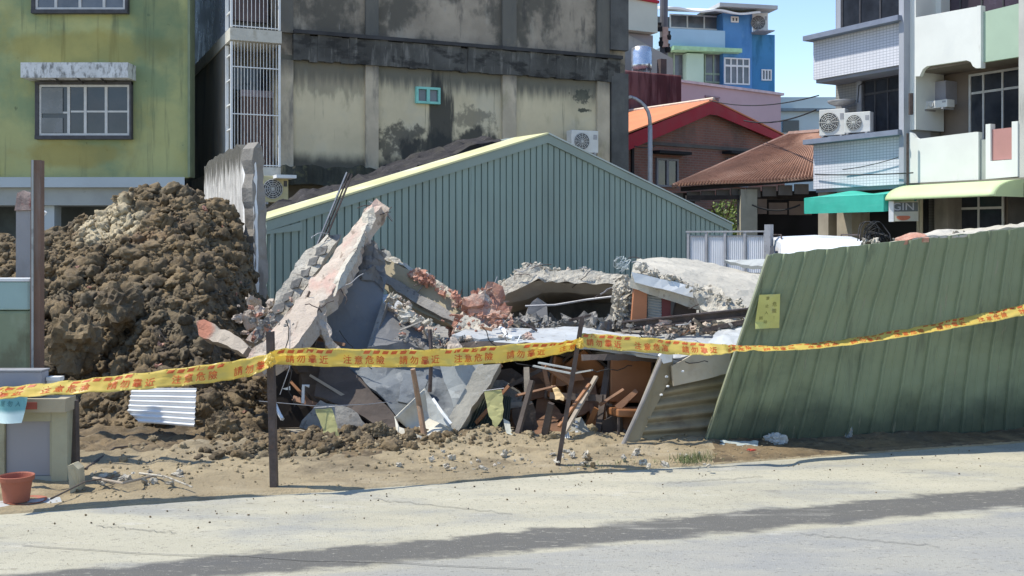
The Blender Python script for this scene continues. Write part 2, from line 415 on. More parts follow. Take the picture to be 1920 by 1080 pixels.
MB().box(X(81), X(121), 25.89, 25.915, Z(250), Z(222)).build('lower_blind', M['curtain'], f)
s_ = MB(); s_.box(X(70), X(250), 25.84, 26.02, Z(262), Z(255)-.002); s_.box(X(70), X(77)-.002, 25.86, 26.02, Z(255), Z(155)); s_.box(X(246)+.002, X(250), 25.86, 26.02, Z(255), Z(155)); s_.box(X(70), X(250), 25.85, 26.02, Z(160)+.002, Z(154))
s_.build('surround', m_framed, f)
f = window(gb, X(70), X(238), Z(20), Z(-75), 25.93, [X(108), X(153), X(198)], glass=M['glass_grey'])
s_ = MB(); s_.box(X(63), X(243), 25.84, 26.02, Z(27), Z(20)-.002); s_.box(X(63), X(70)-.002, 25.86, 26.02, Z(20), Z(-80)); s_.box(X(238)+.002, X(243), 25.86, 26.02, Z(20), Z(-80))
s_.build('surround', m_framed, f)
MB().box(X(58), X(255), 25.45, 26.0, Z(152), Z(124)).build('window_hood', mk('hood_white', (.62,.63,.62), .8, .1, 3, [('noise', (.13,.13,.12), (7,7,3.5), .48, .66, .85), ('noise', (.3,.3,.28), (16,16,10), .5, .7, .6)], .3, 25), gb)
for px in (119, 160, 203): MB().beam((X(px), 25.55, Z(152)), (X(px), 25.98, Z(160)), .03, .03).build('hood_bracket', m_framed, gb)
MB().box(X(354), X(358.5), 25.9, 26.3, 3.13, 9.5).build('drain_pipe', mk('pipe_pale', (.20,.24,.15), .6, .1, 4), gb)

# ------------------------------------------------------------------ weathered concrete building, centre
GB = Pl(522, 26, 1172, 30)
cb = thing('concrete_building', GB.p(4, 0, -4), 'weathered grey and cream concrete building with black mould under its beams', 'building')
zb0, zb1 = 6.12, 6.66
sB = GB.s
c = lambda px, py: tuple(GB.pp(px, py))
BLK = (.045,.047,.045)
m_up = mk('mouldy_grey_wall', (.33,.285,.225), .95, .2, .9, [('noise', (.085,.082,.07), (1.1,1.1,.9), .44, .60, .85), ('noise', (.38,.345,.28), (2.2,2.2,.9), .56, .70, .7), ('noise', (.36,.35,.32), (7,7,1.6), .64, .74, .6),
    ('noise', (.05,.05,.05), (3,3,.7), .58, .72, .6), ('z', (.05,.05,.052), 6.72, 7.25, (4,4,.8), 1.0, .0)], .5, 10, ang=GB.ang)
m_low = mk('cream_wall', (.60,.52,.35), .92, .10, .7, [('noise', (.50,.47,.38), (.8,.8,.8), .5, .75, .6), ('noise', (.24,.21,.13), (2,2,.8), .58, .75, .4),
    ('z', (.10,.10,.085), 5.35, 5.8, (7,7,.5), .75, .97), ('z', (.2,.19,.15), 5.0, 6.0, (3,3,.4), 1.3, .5), ('z', (.07,.065,.055), 3.85, 3.5, (2.2,2.2,1), .45, .9),
    ('blob', BLK, c(825,235), (.42,.6,1.55), (5,5,.7), 1.9, .93), ('blob', BLK, c(860,290), (1.5,.6,.75), (3,3,1.6), 2.4, .93), ('blob', BLK, c(750,268), (.75,.6,.50), (3.5,3.5,3), 3.2, .8),
    ('blob', BLK, c(885,225), (.6,.6,.35), (4,4,3), 3.5, .55), ('blob', (.18,.16,.12), c(620,150), (1.2,.6,.5), (4,4,1), 3, .5), ('noise', (.15,.14,.11), (11,11,.6), .62, .74, .6), ('blob', BLK, c(1100,262), (.6,.6,.28), 3, .8, .9), ('blob', (.05,.06,.05), c(1092,180), (.28,.5,.2), 9, 3.2, .75), ('blob', (.04,.05,.04), c(1095,207), (.22,.5,.06), 9, 2.2, .9),
    ('blob', BLK, c(1010,275), (.8,.6,.14), 3, .8, .6)], .45, 12, ang=GB.ang)
m_col = mk('stained_column', (.50,.43,.32), .92, .14, 1.4, [('noise', (.12,.12,.11), (2.2,2.2,.6), .5, .68, .7), ('noise', (.34,.31,.2), (2,2,1), .58, .72, .6), ('z', (.09,.09,.085), 5.5, 6.1, (4,4,1), .6, .8), ('z', (.10,.105,.10), 6.6, 6.9, (3,3,1), 1.5, .45)], .5, 14, ang=GB.ang)
m_beam = mk('black_mould_beam', (.085,.085,.08), .95, .3, 1.5, [('noise', (.20,.195,.18), (7,7,1.0), .52, .68, .75), ('noise', (.03,.03,.03), (1.4,1.4,3), .50, .62, .85), ('noise', (.36,.35,.33), (9,9,2), .68, .76, .6)], .6, 12, ang=GB.ang)
sR, sL = sB(1172), sB(524)
m = MB(); GB.box(m, sL, sR, 0, 6.13, -12, 0); m.build('lower_wall', m_low, cb)
m = MB(); GB.box(m, sL, sR, 6.131, 11, -12, -.002); m.build('upper_wall', m_up, cb)
for a, b, o in ((522,549,.07), (684,708,.09), (940,966,.09), (1117,1140,.10)):
    m = MB(); GB.box(m, sB(a), sB(b), 3.0, zb0-.12, -.05, o); GB.box(m, sB(a), sB(b), zb1+.003, 11, -.05, o); m.build('column', m_col, cb)
m = MB(); GB.box(m, sB(1142), sR+.02, 0, 6.25, -12.1, .16); GB.box(m, sB(1140), sR+.02, 6.9, 11, -12.1, .16)
m.build('corner_column', mk('dark_corner', (.10,.10,.097), .95, .3, 1.2, [('noise', (.19,.19,.165), (2,2,.6), .55, .74, .5)], .5, 12), cb)
# beam with a ragged mould edge: slightly uneven boxes
m = MB(); n_ = 46
for i in range(n_):
    a = sB(548) + (sR-.25-sB(548))*i/n_; b = sB(548) + (sR-.25-sB(548))*(i+1)/n_
    j = .05*noise.noise((i*.7,0,0)); k = .07*noise.noise((i*.8,4,0))
    m.hexa([GB.p(a,zb0-.12+j,.14+k*.5), GB.p(b,zb0-.12+j,.14+k*.5), GB.p(b,zb0-.12+j,-.05), GB.p(a,zb0-.12+j,-.05), GB.p(a,zb1-.03+k,.18+k*.5), GB.p(b,zb1-.03+k,.18+k*.5), GB.p(b,zb1-.03+k,-.05), GB.p(a,zb1-.03+k,-.05)])
m.build('beam', m_beam, cb)
m = MB(); GB.box(m, sB(548), sR-.2, zb1-.02, zb1+.07, -.02, .24); m.build('drip_ledge', mk('ledge_black', (.05,.05,.052), .9, .3, 2), cb)
# teal window
m = MB()
z0, z1, a, b = GB.z(778,194), GB.z(778,163), sB(778), sB(823)
GB.box(m, a, b, z0, z0+.06, 0, .12); GB.box(m, a, b, z1-.06, z1, 0, .12); GB.box(m, a, a+.06, z0+.06, z1-.06, 0, .12); GB.box(m, b-.06, b, z0+.06, z1-.06, 0, .12); GB.box(m, (a+b)/2-.04, (a+b)/2+.04, z0+.06, z1-.06, 0, .118)
wf = m.build('window', mk('teal_frame', (.22,.55,.48), .5, .1, 5), cb)
m = MB(); GB.box(m, a+.02, b-.02, z0+.02, z1-.02, 0, .05); m.build('pane', M['glass_grey'], wf)
# mossy canopy over the ground floor
def ragged_box(pl, s0, s1, z0, z1, o1, amp, n, seed):
    m = MB()
    def f(i): return s0 + (s1-s0)*i/n
    for i in range(n):
        P4 = []
        for q in (i, i+1):
            j = amp*noise.noise((f(q)*2.3, seed, 0)) + amp*.6*noise.noise((f(q)*7, seed, 3)); P4.append((f(q), j))
        (a, ja), (b, jb) = P4
        m.hexa([pl.p(a,z0+jb*.5,o1), pl.p(b,z0+jb*.5,o1), pl.p(b,z0,-.05), pl.p(a,z0,-.05), pl.p(a,z1+ja,o1-.1+ja), pl.p(b,z1+jb,o1-.1+jb), pl.p(b,z1+jb,-.05), pl.p(a,z1+ja,-.05)])
    return m
m_moss = mk('black_moss', (.05,.05,.038), .95, .35, 2, [('noise', (.12,.115,.06), 5, .55, .7, .7), ('noise', (.3,.3,.27), 4, .67, .76, .7)], .9, 15)
ragged_box(GB, sB(522), sB(700), GB.z(522,347), GB.z(522,312), .55, .10, 30, 2).build('mossy_canopy', m_moss, cb)
ragged_box(GB, sB(700), sR, 2.9, 3.35, .3, .12, 50, 5).build('mossy_ledge', m_moss, cb)

# corner bay with grilles (left end of the concrete building)
bs0 = sB(434, .25); bs1 = sB(520)
m = MB(); GB.box(m, bs0, sL-.002, 0, 11, -12, -1.25); m.build('bay_wall', mk('bay_plaster', (.20,.20,.19), .9, .16, 1, [('noise', (.28,.22,.14), (1,1,.7), .55, .7, .5), ('noise', (.08,.085,.10), (1,1,.8), .55, .68, .7)], .3, 12), cb)
m_white_dirty = mk('dirty_white', (.55,.53,.46), .8, .12, 2, [('noise', (.3,.26,.18), 3, .55, .7, .5)])
m = MB(); GB.box(m, bs0-.04, sL-.01, GB.z(434,75,.25), GB.z(434,52,.25), -6.5, .3); GB.box(m, bs0-.02, sL-.01, 2.95, 3.35, -6.5, .28); m.build('balcony_slab', m_white_dirty, cb)
m = MB(); GB.box(m, bs0-.008, bs0+.12, 3.36, GB.z(434,76,.25)-.02, -6.5, -.42); m.build('bay_side_panel', mk('side_panel', (.23,.23,.22), .8, .12, 1, [('noise', (.3,.23,.15), (1,1,.6), .5, .72, .5), ('noise', (.11,.12,.14), (1,1,.5), .5, .65, .6)], .2, 10), cb)
m = MB(); GB.box(m, bs0-.01, bs0+.1, GB.z(434,52,.25)+.02, 11, -6.5, -.5); m.build('upper_side_glazing', mk('blue_glazing', (.13,.15,.19), .3, .25, .8, [('lines', (.3,.31,.32), (1.2,1.2,0), 0, .96, .6)], spec=.5), cb)
zl0, zl1 = 3.36, GB.z(434,76,.25) - .02
def grille(z0, z1, nb, name):
    m = MB()
    for k in range(nb+1):
        a = bs0 + (bs1-bs0)*k/nb; r = .026 if k in (0, nb) else .006
        GB.box(m, a-r, a+r, z0, z1, .235-r, .235+r)
    for zz in (z0+.03, z0+(z1-z0)*.42, z0+(z1-z0)*.80): GB.box(m, bs0, bs1, zz-.012, zz+.012, .245, .262)
    for k in range(5):
        zz = z0 + (z1-z0)*(k+.5)/5
        GB.box(m, bs0-.016, bs0+.016, zz-.014, zz+.014, -.38, .2)
    GB.box(m, bs0-.035, bs0+.035, z0, z1, -.42, -.36)
    return m.build(name, M['white'], cb)
grille(zl0, zl1, 15, 'balcony_grille'); grille(GB.z(434,50,.25), 10.5, 12, 'upper_balcony_grille')
m = MB(); GB.box(m, sB(462), sL-.06, zl0, GB.z(462,175), -1.24, -.62)
d_ = m.build('door', mk('brown_roller_door', (.14,.095,.085), .7, .15, 4, [('lines', (.06,.04,.04), (9,9,0), 0, .85, .7)], ang=GB.ang), cb)
m = MB(); GB.box(m, sB(462)-.02, sL-.04, GB.z(462,175)+.002, GB.z(462,162), -1.24, -.58); m.build('door_lintel', mk('lintel_mauve', (.27,.23,.25), .8), d_)
m = MB(); GB.box(m, sB(445), sL-.06, GB.z(434,155), GB.z(434,112), -1.24, -1.15); m.build('bay_window', M['glass'], cb)
m = MB(); GB.box(m, sB(440), sL-.05, GB.z(434,20), 10.5, -1.24, -1.1); m.build('upper_bay_window', mk('reddish_blind', (.16,.12,.12), .6, .3, 1), cb)

# ------------------------------------------------------------------ air conditioners (outdoor units)
m_ac = mk('ac_white', (.62,.62,.59), .5, .06, 4); m_acd = mk('ac_dark', (.09,.09,.09), .6, .2, 8)
def make_ac(label, group='outdoor air conditioning units on the walls', w_=.82, h_=.6, cream=None):
    r = thing('air_conditioner', (0,0,0), label, 'air conditioner', group)
    o = MB().box(-w_/2, w_/2, 0, .3, 0, h_).build('casing', cream or m_ac, r, bevel=.012)
    cx = -w_*.12; rr = h_*.38
    m = MB(); m.lathe([(0,0),(rr,0),(rr,.02)], n=24)
    q = Matrix.Translation((cx, -.004, h_/2)) @ Matrix.Rotation(R(90), 4, 'X')
    m.v = [q @ v for v in m.v]; m.build('fan_opening', m_acd, r)
    m = MB()
    for k in range(5):
        rk = rr*(k+1)/5.2; pts = [(cx+rk*math.cos(a*math.pi/10), -.028, h_/2+rk*math.sin(a*math.pi/10)) for a in range(21)]
        m.tube(pts, .006, 4)
    for k in range(6):
        a = math.pi*k/6; m.tube([(cx+rr*math.cos(a),-.034,h_/2+rr*math.sin(a)), (cx-rr*math.cos(a),-.034,h_/2-rr*math.sin(a))], .005, 4)
    m.build('fan_grille', m_ac, r)
    MB().box(w_*.31, w_*.45, -.006, .0, h_*.6, h_*.82).build('service_panel', m_acd if cream else M['grey_metal'], r)
    for sx in (-1, 1): MB().box(sx*w_*.36-.03, sx*w_*.36+.03, -.05, .36, -.05, -.002).build('foot', M['grey_metal'], r)
    return r
def place_ac(r, pl, px, py, o, turn=0):
    q = pl.pp(px, py, o); r.location = q; r.rotation_euler = (0, 0, pl.ang + turn)
AC0 = make_ac('grey white air conditioner on the concrete building just above the green shed ridge')
place_ac(AC0, GB, 1097, 286, .5)
AC1 = make_ac('cream air conditioner with brown fan beside the broken wall stub', w_=.6, h_=.62, cream=mk('ac_cream', (.52,.47,.27), .6, .12, 4))
place_ac(AC1, GB, 517, 379, .75)
tag(GB.box(MB(), sB(500), sB(536), GB.z(500,334,.9), GB.z(500,328,.9), .35, 1.15).build('shelf_board', M['white']), 'thin white board above the cream air conditioner', 'shelf')

# ------------------------------------------------------------------ green metal shed
SH = Pl(500, 18, 1370, 24)
sh = thing('metal_shed', SH.p(5, 0, -2), 'green corrugated metal shed wall with a low gable and grey trim', 'shed')
s0, s1 = 0.0, SH.s(1370); sr = SH.s(1025)
zE0, zE1, zR = SH.z(500,415), SH.z(1370,421), SH.z(1025,252)
def rl(s): return zE0 + (zR-zE0)*s/sr if s < sr else zR + (zE1-zR)*(s-sr)/(s1-sr)
m_shed = mk('green_shed_sheet', (.225,.295,.26), .45, .07, .5, [('noise', (.18,.23,.205), (1.2,1.2,.25), .48, .7, .6), ('noise', (.15,.19,.17), (3,3,.4), .55, .75, .35), ('noise', (.11,.15,.135), (9,9,.35), .58, .72, .55), ('noise', (.3,.3,.26), (6,6,.5), .64, .76, .4), ('z', (.13,.13,.10), .9, .1, (3,3,1), .6, .6)], .05, 12, ang=SH.ang, spec=.4)
m = MB(); a = s0 + .02; pitch = .142; prof = []
while a < s1 - .05:
    prof += [(a, 0), (a+pitch-.03, 0), (a+pitch-.026, -.03), (a+pitch-.004, -.03)]; a += pitch
n = len(prof)
vs = []
for q, o in prof: vs += [SH.p(q, 0, o), SH.p(q, rl(q)-.02, o)]
m.add(vs, [(2*i, 2*i+2, 2*i+3, 2*i+1) for i in range(n-1)])
m.build('wall', m_shed, sh)
m_trim = mk('shed_trim', (.24,.295,.26), .5, .08, 1, [('noise', (.2,.24,.22), (2,2,2), .55, .75, .5)], ang=SH.ang)
m = MB(); T = .17
SH.poly(m, [(s0-.02, zE0-T), (s0-.02, zE0), (sr, zR), (s1, zE1), (s1, zE1-T*.9), (sr, zR-T)], -.02, .045)
SH.poly(m, [(s0-.02, zE0-T-.0), (s0+.62, zE0-T+.17), (s0+.62, zE0-T+.02), (s0-.02, zE0-T-.05)], -.02, .04)
m.build('gable_trim', m_trim, sh)
m = MB()
m_yel = mk('shed_roof_sheet', (.62,.60,.33), .5, .1, .7, [('noise', (.72,.72,.6), (1,1,1), .5, .7, .7)], spec=.4)
SH.poly(m, [(s0-.05, zE0+.003), (sr, zR+.003), (sr, zR+.035), (s0-.05, zE0+.04)], -1.15, .07)
m.build('roof_left', m_yel, sh)
m = MB(); SH.poly(m, [(sr+.002, zR+.003), (s1+.03, zE1+.003), (s1+.03, zE1+.03), (sr+.002, zR+.035)], -3, .07)
m.build('roof_right', mk('shed_roof_grey', (.42,.47,.44), .5, .08, 1), sh)
for a_, b_, z_, k_ in ((s0+.02, s0+.08, zE0-.05, 1.1), (s1-.12, s1-.06, zE1-.05, 3)):
    m = MB(); SH.box(m, a_, b_, 0, z_, -k_, -.05); m.build('side_wall', m_shed, sh)
for a_, b_, z_ in ((s0+.05, s0+.11, zE0-T), (s1-.1, s1-.02, zE1-T)):
    m = MB(); SH.box(m, a_, b_, 0, z_, -.02, .035); m.build('corner_trim', m_trim, sh)

# charred roofing heaped behind the shed's left slope
def slab(name, pts, th, mat, parent=None, jag=.02, sub=.12, rough=.01, freq=6, seed=0, lump=0, flip=False, smooth=False, back_rough=None, ext=None):
    """plate with an outline of 3D points, real thickness, ragged edge and an uneven face"""
    pts = [Vector(p) for p in pts]; n = len(pts)
    N_ = Vector((0,0,0))
    for i in range(n): N_ += (pts[i]-pts[0]).cross(pts[(i+1)%n]-pts[0])
    N_.normalize(); cen = sum(pts, Vector())/n
    if N_.dot(Vector((0,0,HC)) - cen) < 0: N_ = -N_
    if flip: N_ = -N_
    u = (pts[1]-pts[0]).normalized(); u = (u - N_*u.dot(N_)).normalized(); v = N_.cross(u)
    sd_ = Vector((seed*3.7, seed*1.3, seed*.7))
    ol = []
    for i in range(n):
        a, b = pts[i], pts[(i+1)%n]; k = max(1, int((b-a).length/sub))
        for j in range(k):
            p = a.lerp(b, j/k); d = (b-a).normalized().cross(N_)
            jj = 0 if (j == 0 and jag < .008) else jag*(noise.noise(p*4+sd_) + .9*noise.noise(p*13+sd_) + .9*noise.noise(p*31+sd_) + .4*noise.noise(p*70+sd_))
            ol.append(p + d*jj)
    uv = [Vector(((p-cen).dot(u), (p-cen).dot(v))) for p in ol]; hh = [(p-cen).dot(N_) for p in ol]
    def inside(q):
        c_ = False
        for i in range(len(uv)):
            a, b = uv[i], uv[i-1]
            if (a.y > q.y) != (b.y > q.y) and q.x < (b.x-a.x)*(q.y-a.y)/(b.y-a.y)+a.x: c_ = not c_
        return c_
    x0 = min(q.x for q in uv); x1 = max(q.x for q in uv); y0 = min(q.y for q in uv); y1 = max(q.y for q in uv)
    ins = []; rr = random.Random(seed)
    k = max(1, int((x1-x0)/sub)); l = max(1, int((y1-y0)/sub))
    while k*l > 5000: k = int(k*.8); l = int(l*.8)
    for i in range(1, k):
        for j in range(1, l):
            q = Vector((x0+(x1-x0)*i/k + rr.uniform(-.3,.3)*(x1-x0)/k, y0+(y1-y0)*j/l + rr.uniform(-.3,.3)*(y1-y0)/l))
            if inside(q) and min((q-e).length_squared for e in uv) > (sub*.35)**2: ins.append(q)
    V2 = uv + ins; E = [(i, (i+1) % len(uv)) for i in range(len(uv))]
    vs2, _, fs2, _, _, _ = geometry.delaunay_2d_cdt(V2, E, [list(range(len(uv)))], 1, 1e-5)
    def height(q):
        sw = 0; s_ = 0
        for e, h in zip(uv, hh):
            w_ = 1/((q-e).length_squared+1e-5)**1.5; sw += w_; s_ += w_*h
        return s_/sw
    bm = bmesh.new(); fr = []; bk = []
    for q in vs2:
        base = cen + u*q.x + v*q.y + N_*height(q)
        nz = rough*(noise.noise(base*freq+sd_) + .55*noise.noise(base*freq*2.7+sd_) + .3*noise.noise(base*freq*6+sd_)) + lump*noise.noise(base*1.7+sd_)
        fr.append(bm.verts.new(base + N_*nz))
        br = rough if back_rough is None else back_rough
        bk.append(bm.verts.new(base + (Vector(ext) if ext else Vector((0,0,0))) - (N_*0 if ext else N_)*(th*(1+.25*noise.noise(base*5-sd_)*(1 if jag > .01 else 0))) + N_*(lump*noise.noise(base*1.7+sd_) + br*.5*noise.noise(base*freq-sd_))))
    from collections import Counter
    ec = Counter(); 
    for f in fs2:
        a = [vs2[i] for i in f]
        ar = sum(a[i].x*a[(i+1)%3].y - a[(i+1)%3].x*a[i].y for i in range(3)) if len(a) == 3 else 1
        g = list(f) if ar > 0 else list(f)[::-1]
        try: bm.faces.new([fr[i] for i in g]); bm.faces.new([bk[i] for i in g[::-1]])
        except ValueError: continue
        for i in range(len(g)): ec[(g[i], g[(i+1)%len(g)])] += 1
    for (i, j) in list(ec):
        if (j, i) not in ec:
            try: bm.faces.new([fr[i], bk[i], bk[j], fr[j]])
            except ValueError: pass
    me = bpy.data.meshes.new(name); bm.to_mesh(me); bm.free(); me.materials.append(mat)
    if smooth:
        for p in me.polygons: p.use_smooth = True
    o = bpy.data.objects.new(name, me); C.objects.link(o)
    if parent: o.parent = parent; o.matrix_parent_inverse = Matrix.Translation(-parent.location)
    return o
m_char = mk('charred_roofing', (.022,.020,.022), .75, .5, 3, [('noise', (.10,.09,.095), (8,8,8), .57, .7, .6), ('noise', (.05,.045,.03), 2, .5, .7, .5)], .9, 20)
o = slab('charred_roofing', [P(498,415,19.6), P(600,383,20), P(700,348,20.6), P(800,307,21.3), P(880,276,21.9), P(945,262,22.3), P(900,256,24.0), P(860,264,23.6), P(760,296,22.8), P(640,345,21.9), P(560,360,21.2), P(500,390,20.6)], .25, m_char, jag=.09, sub=.16, rough=.10, freq=3, seed=3)
tag(o, 'black charred roofing sheets heaped behind the left slope of the green shed', 'roofing')

# ------------------------------------------------------------------ apartment buildings, right
AP = Pl(1525, 31, 1700, 28.1); aS = AP.s; aZ = AP.z
m_tile = mk('white_wall_tile', (.66,.67,.72), .45, .05, 1, [('brick', (.33,.35,.40), .115, .075, .008, True, .8), ('noise', (.38,.39,.42), (.6,.6,.6), .55, .75, .4)], .1, 10, ang=AP.ang)
m_tileg = mk('grey_wall_tile', (.30,.30,.29), .5, .07, 1, [('brick', (.17,.17,.18), .115, .075, .008, True, .8)], .1, 10, ang=AP.ang)
m_ledge = mk('blue_grey_ledge', (.20,.23,.30), .6, .1, 2, [('noise', (.13,.14,.18), (1,1,4), .55, .75, .5)])
ta = thing('tiled_apartment_building', AP.p(1.6, 0, -4), 'apartment building faced with small white tiles and blue grey ledges', 'building')
zA = dict(b0=aZ(1525,355), l1=aZ(1525,264), b2=aZ(1525,150), l2=aZ(1525,70))
S3 = aS(1698)
m = MB(); AP.box(m, 0, S3, 0, 12, -9, -.9); m.build('wall', m_tileg, ta)
for z0, z1 in ((zA['b0'], zA['l1']-.12), (zA['b2'], zA['l2']-.12)):
    m = MB(); AP.box(m, 0, S3, z0, z1, -.899, 0); m.build('balcony_wall', m_tile, ta)
    m = MB(); AP.box(m, -.12, S3-.002, z1+.002, z1+.14, -.9, .30); m.build('ledge', m_ledge, ta)
    m = MB(); AP.box(m, .06, S3-.06, z0-.10, z0-.002, -.88, -.05); m.build('balcony_soffit', mk('soffit_grey', (.25,.25,.27), .8, .1, 1), ta)
m_fin = mk('fin_grey', (.36,.38,.42), .7, .08, 1)
m = MB(); AP.box(m, S3-.10, S3+.06, zA['b0'], 12, -.9, .14); m.build('side_fin', m_fin, ta)
def apwin(parent, x0, x1, z0, z1, o, bars, hb=None, glass=None, fr=None, n='window'):
    m = MB(); a, b = aS(x0,o), aS(x1,o)
    AP.box(m, a, b, z0, z0+.06, o-.05, o); AP.box(m, a, b, z1-.06, z1, o-.05, o); AP.box(m, a, a+.06, z0+.06, z1-.06, o-.05, o); AP.box(m, b-.06, b, z0+.06, z1-.06, o-.05, o)
    for q in bars: AP.box(m, aS(q,o)-.025, aS(q,o)+.025, z0+.06, z1-.06, o-.045, o-.004)
    if hb: AP.box(m, a+.06, b-.06, hb-.03, hb+.03, o-.04, o-.006)
    f = m.build(n, fr or m_framed, parent)
    m = MB(); AP.box(m, a+.02, b-.02, z0+.02, z1-.02, o-.04, o-.03); m.build('pane', glass or M['glass'], f)
    return f
apwin(ta, 1617, 1692, zA['l1']+.02, aZ(1617,150,-.84), -.84, [1640, 1664], hb=aZ(1617,178,-.84))
apwin(ta, 1577, 1692, zA['l2']+.02, 10.4, -.84, [1612, 1650])
m = MB(); AP.box(m, aS(1568,-.82), aS(1576,-.82), zA['l2']+.02, 11, -.9, -.82); m.build('mullion_post', m_fin, ta)
m = MB(); AP.box(m, aS(1606,-.8), aS(1614,-.8), zA['l1']+.02, zA['b2'], -.9, -.8); m.build('mullion_post', m_fin, ta)
m = MB(); m.tube([AP.p(aS(1582), zA['l1']+1.62, -.86), AP.p(aS(1582), zA['l1']+1.5, -.6), AP.p(aS(1582), zA['l1']+1.02, -.55)], .02); m.build('hanging_rod', m_framed, ta)
dish = MB(); dish.lathe([(0,0),(.2,.03),(.36,.10),(.4,.16),(.38,.17),(.33,.11),(.18,.05),(0,.02)], n=28)
q = Matrix.Translation(AP.pp(1578, 200, -.35)); dish.v = [q @ v for v in dish.v]
tag(dish.build('hanging_basin', M['grey_metal'], smooth=True), 'shallow grey basin hanging above two air conditioners on the tiled balcony', 'basin')
m_ac2 = m_ac
AC2 = make_ac('boxy white air conditioner at the left end of the tiled ledge', w_=.74, h_=.74, group='air conditioners on the tiled ledge')
place_ac(AC2, AP, 1560, 259, .12, turn=R(25)); AC2.location.z = zA['l1']+.085
AC3 = make_ac('white air conditioner with dark fan, second from the left on the tiled ledge', w_=.72, h_=.56, group='air conditioners on the tiled ledge')
place_ac(AC3, AP, 1607, 256, .12, turn=R(25)); AC3.location.z = zA['l1']+.085
# ground floor
m_gf = mk('shopfront_grey', (.22,.2,.17), .85, .15, 1.5, [('noise', (.13,.12,.1), (2,2,1), .55, .72, .6)])
for x0, x1 in ((1527,1546),(1562,1590)):
    m = MB(); AP.box(m, aS(x0), aS(x1), 0, zA['b0']-.1, -.9, -.15); m.build('pillar', mk('shop_pillar', (.36,.32,.25), .85, .12, 2, [('noise', (.2,.17,.13), (3,3,1), .55, .7, .6)]), ta)
m = MB(); AP.box(m, aS(1592,-.88), S3, 0, 2.9, -.899, -.86); m.build('shutter_opening', M['dark'], ta)
m = MB(); AP.box(m, .05, S3-.1, 2.6, 2.95, -.85, -.4); m.build('sign_fascia', mk('dark_green_fascia', (.03,.05,.045), .6, .2, 2), ta)
# teal awning
m_teal = mk('teal_canvas', (.05,.42,.33), .7, .1, 2, [('noise', (.10,.5,.42), (1,1,6), .5, .7, .4)], .1, 20)
aw = thing('teal_awning', AP.p(aS(1590,1.0), 2.3, .6), 'teal canvas awning with straight valance over the shop below the tiled balconies', 'awning')
ts0, ts1 = aS(1508, 1.2), aS(1657, 1.2)
def tawn(u_, v_):
    s_ = ts0 + (ts1-ts0)*u_; zt = AP.z(1508,372,1.2)+.0
    sag = .05*math.sin(u_*9)+.03*math.sin(u_*4)
    return AP.p(s_, zt + .12*(1-v_) + sag*(1-v_)*1.2, 1.2 - 1.25*(1-v_))
MB().grid(tawn, 24, 6, .012).build('canopy', m_teal, aw)
zt = AP.z(1508,372,1.2); zb = AP.z(1508,401,1.2)
m = MB(); AP.box(m, ts0, ts1, zb, zt-.002, 1.19, 1.205); m.build('valance', m_teal, aw)
m = MB(); m.prism([AP.p(ts1, zb, 1.19), AP.p(ts1, zt, 1.19), AP.p(ts1, zt+.12, 0), AP.p(ts1, zb+.1, 0)], AP.u*.012); m.build('side_panel', m_teal, aw)

# building with moulded balcony panels
pa = thing('panelled_apartment_building', AP.p(6, 0, -4), 'apartment building with smooth pale balcony panels and one pink inset, at the right edge', 'building')
m_pal = mk('pale_render', (.68,.70,.66), .8, .05, .8, [('noise', (.55,.58,.57), (1,1,.8), .55, .72, .4), ('noise', (.34,.34,.3), (4,4,1), .66, .78, .5)])
m_palg = mk('pale_green_render', (.36,.47,.36), .8, .05, .8, [('noise', (.30,.40,.31), (1.5,1.5,1), .55, .72, .4)])
m_brn = mk('balcony_brown_wall', (.20,.165,.135), .85, .12, 1, [('noise', (.14,.11,.09), (1,1,.6), .5, .7, .5)])
S4 = aS(2150)
m = MB(); AP.box(m, S3+.062, S4, 0, 12, -9, -1.3); m.build('wall', m_brn, pa)
def zat(px, py, o=0): return AP.z(px, py, o)
def spoly(name, pts, mat, o0=-.12, o1=0, parent=pa):
    m = MB(); AP.poly(m, [(aS(x, o1), zat(x, y, o1)) for x, y in pts], o0, o1); return m.build(name, mat, parent)
zfl = zat(1714,344)
# lower balcony
spoly('balcony_panel', [(1704,343.5),(1704,247),(1710,250),(1716,258),(1722,260.5),(1831,247),(1831,337)], m_pal)
m = MB(); AP.box(m, aS(1833), aS(1837), zfl+.0, zat(1833,248), -.1, .05); m.build('fin', m_pal, pa)
m = MB(); AP.box(m, aS(1838), aS(1848), zfl, zat(1838,262), -.12, -.02); m.build('recessed_strip', mk('strip_grey', (.33,.36,.33), .8, .1, 1), pa)
spoly('corner_panel', [(1848,336),(1848,233),(1857,232),(1857,302),(1897,299),(1897,228),(1908,227),(1908,331)], m_pal, -.12, .06)
m = MB(); AP.box(m, aS(1857,.0)+.003, aS(1898,.0)-.0, zat(1857,301), zat(1857,243), -.1, .0); m.build('pink_inset', mk('pink_inset', (.42,.22,.20), .8, .06, 1), pa)
m = MB(); AP.box(m, aS(1911), aS(2150), zfl, 12, -1.2, .02); m.build('edge_pier', mk('stained_pier', (.46,.46,.42), .85, .1, 1, [('noise', (.2,.2,.18), (5,5,.6), .55, .7, .6)]), pa)
m = MB(); AP.box(m, S3+.07, S4, zfl-.14, zfl-.004, -1.3, .1); m.build('floor_slab', mk('slab_olive', (.20,.20,.15), .85, .1, 1), pa)
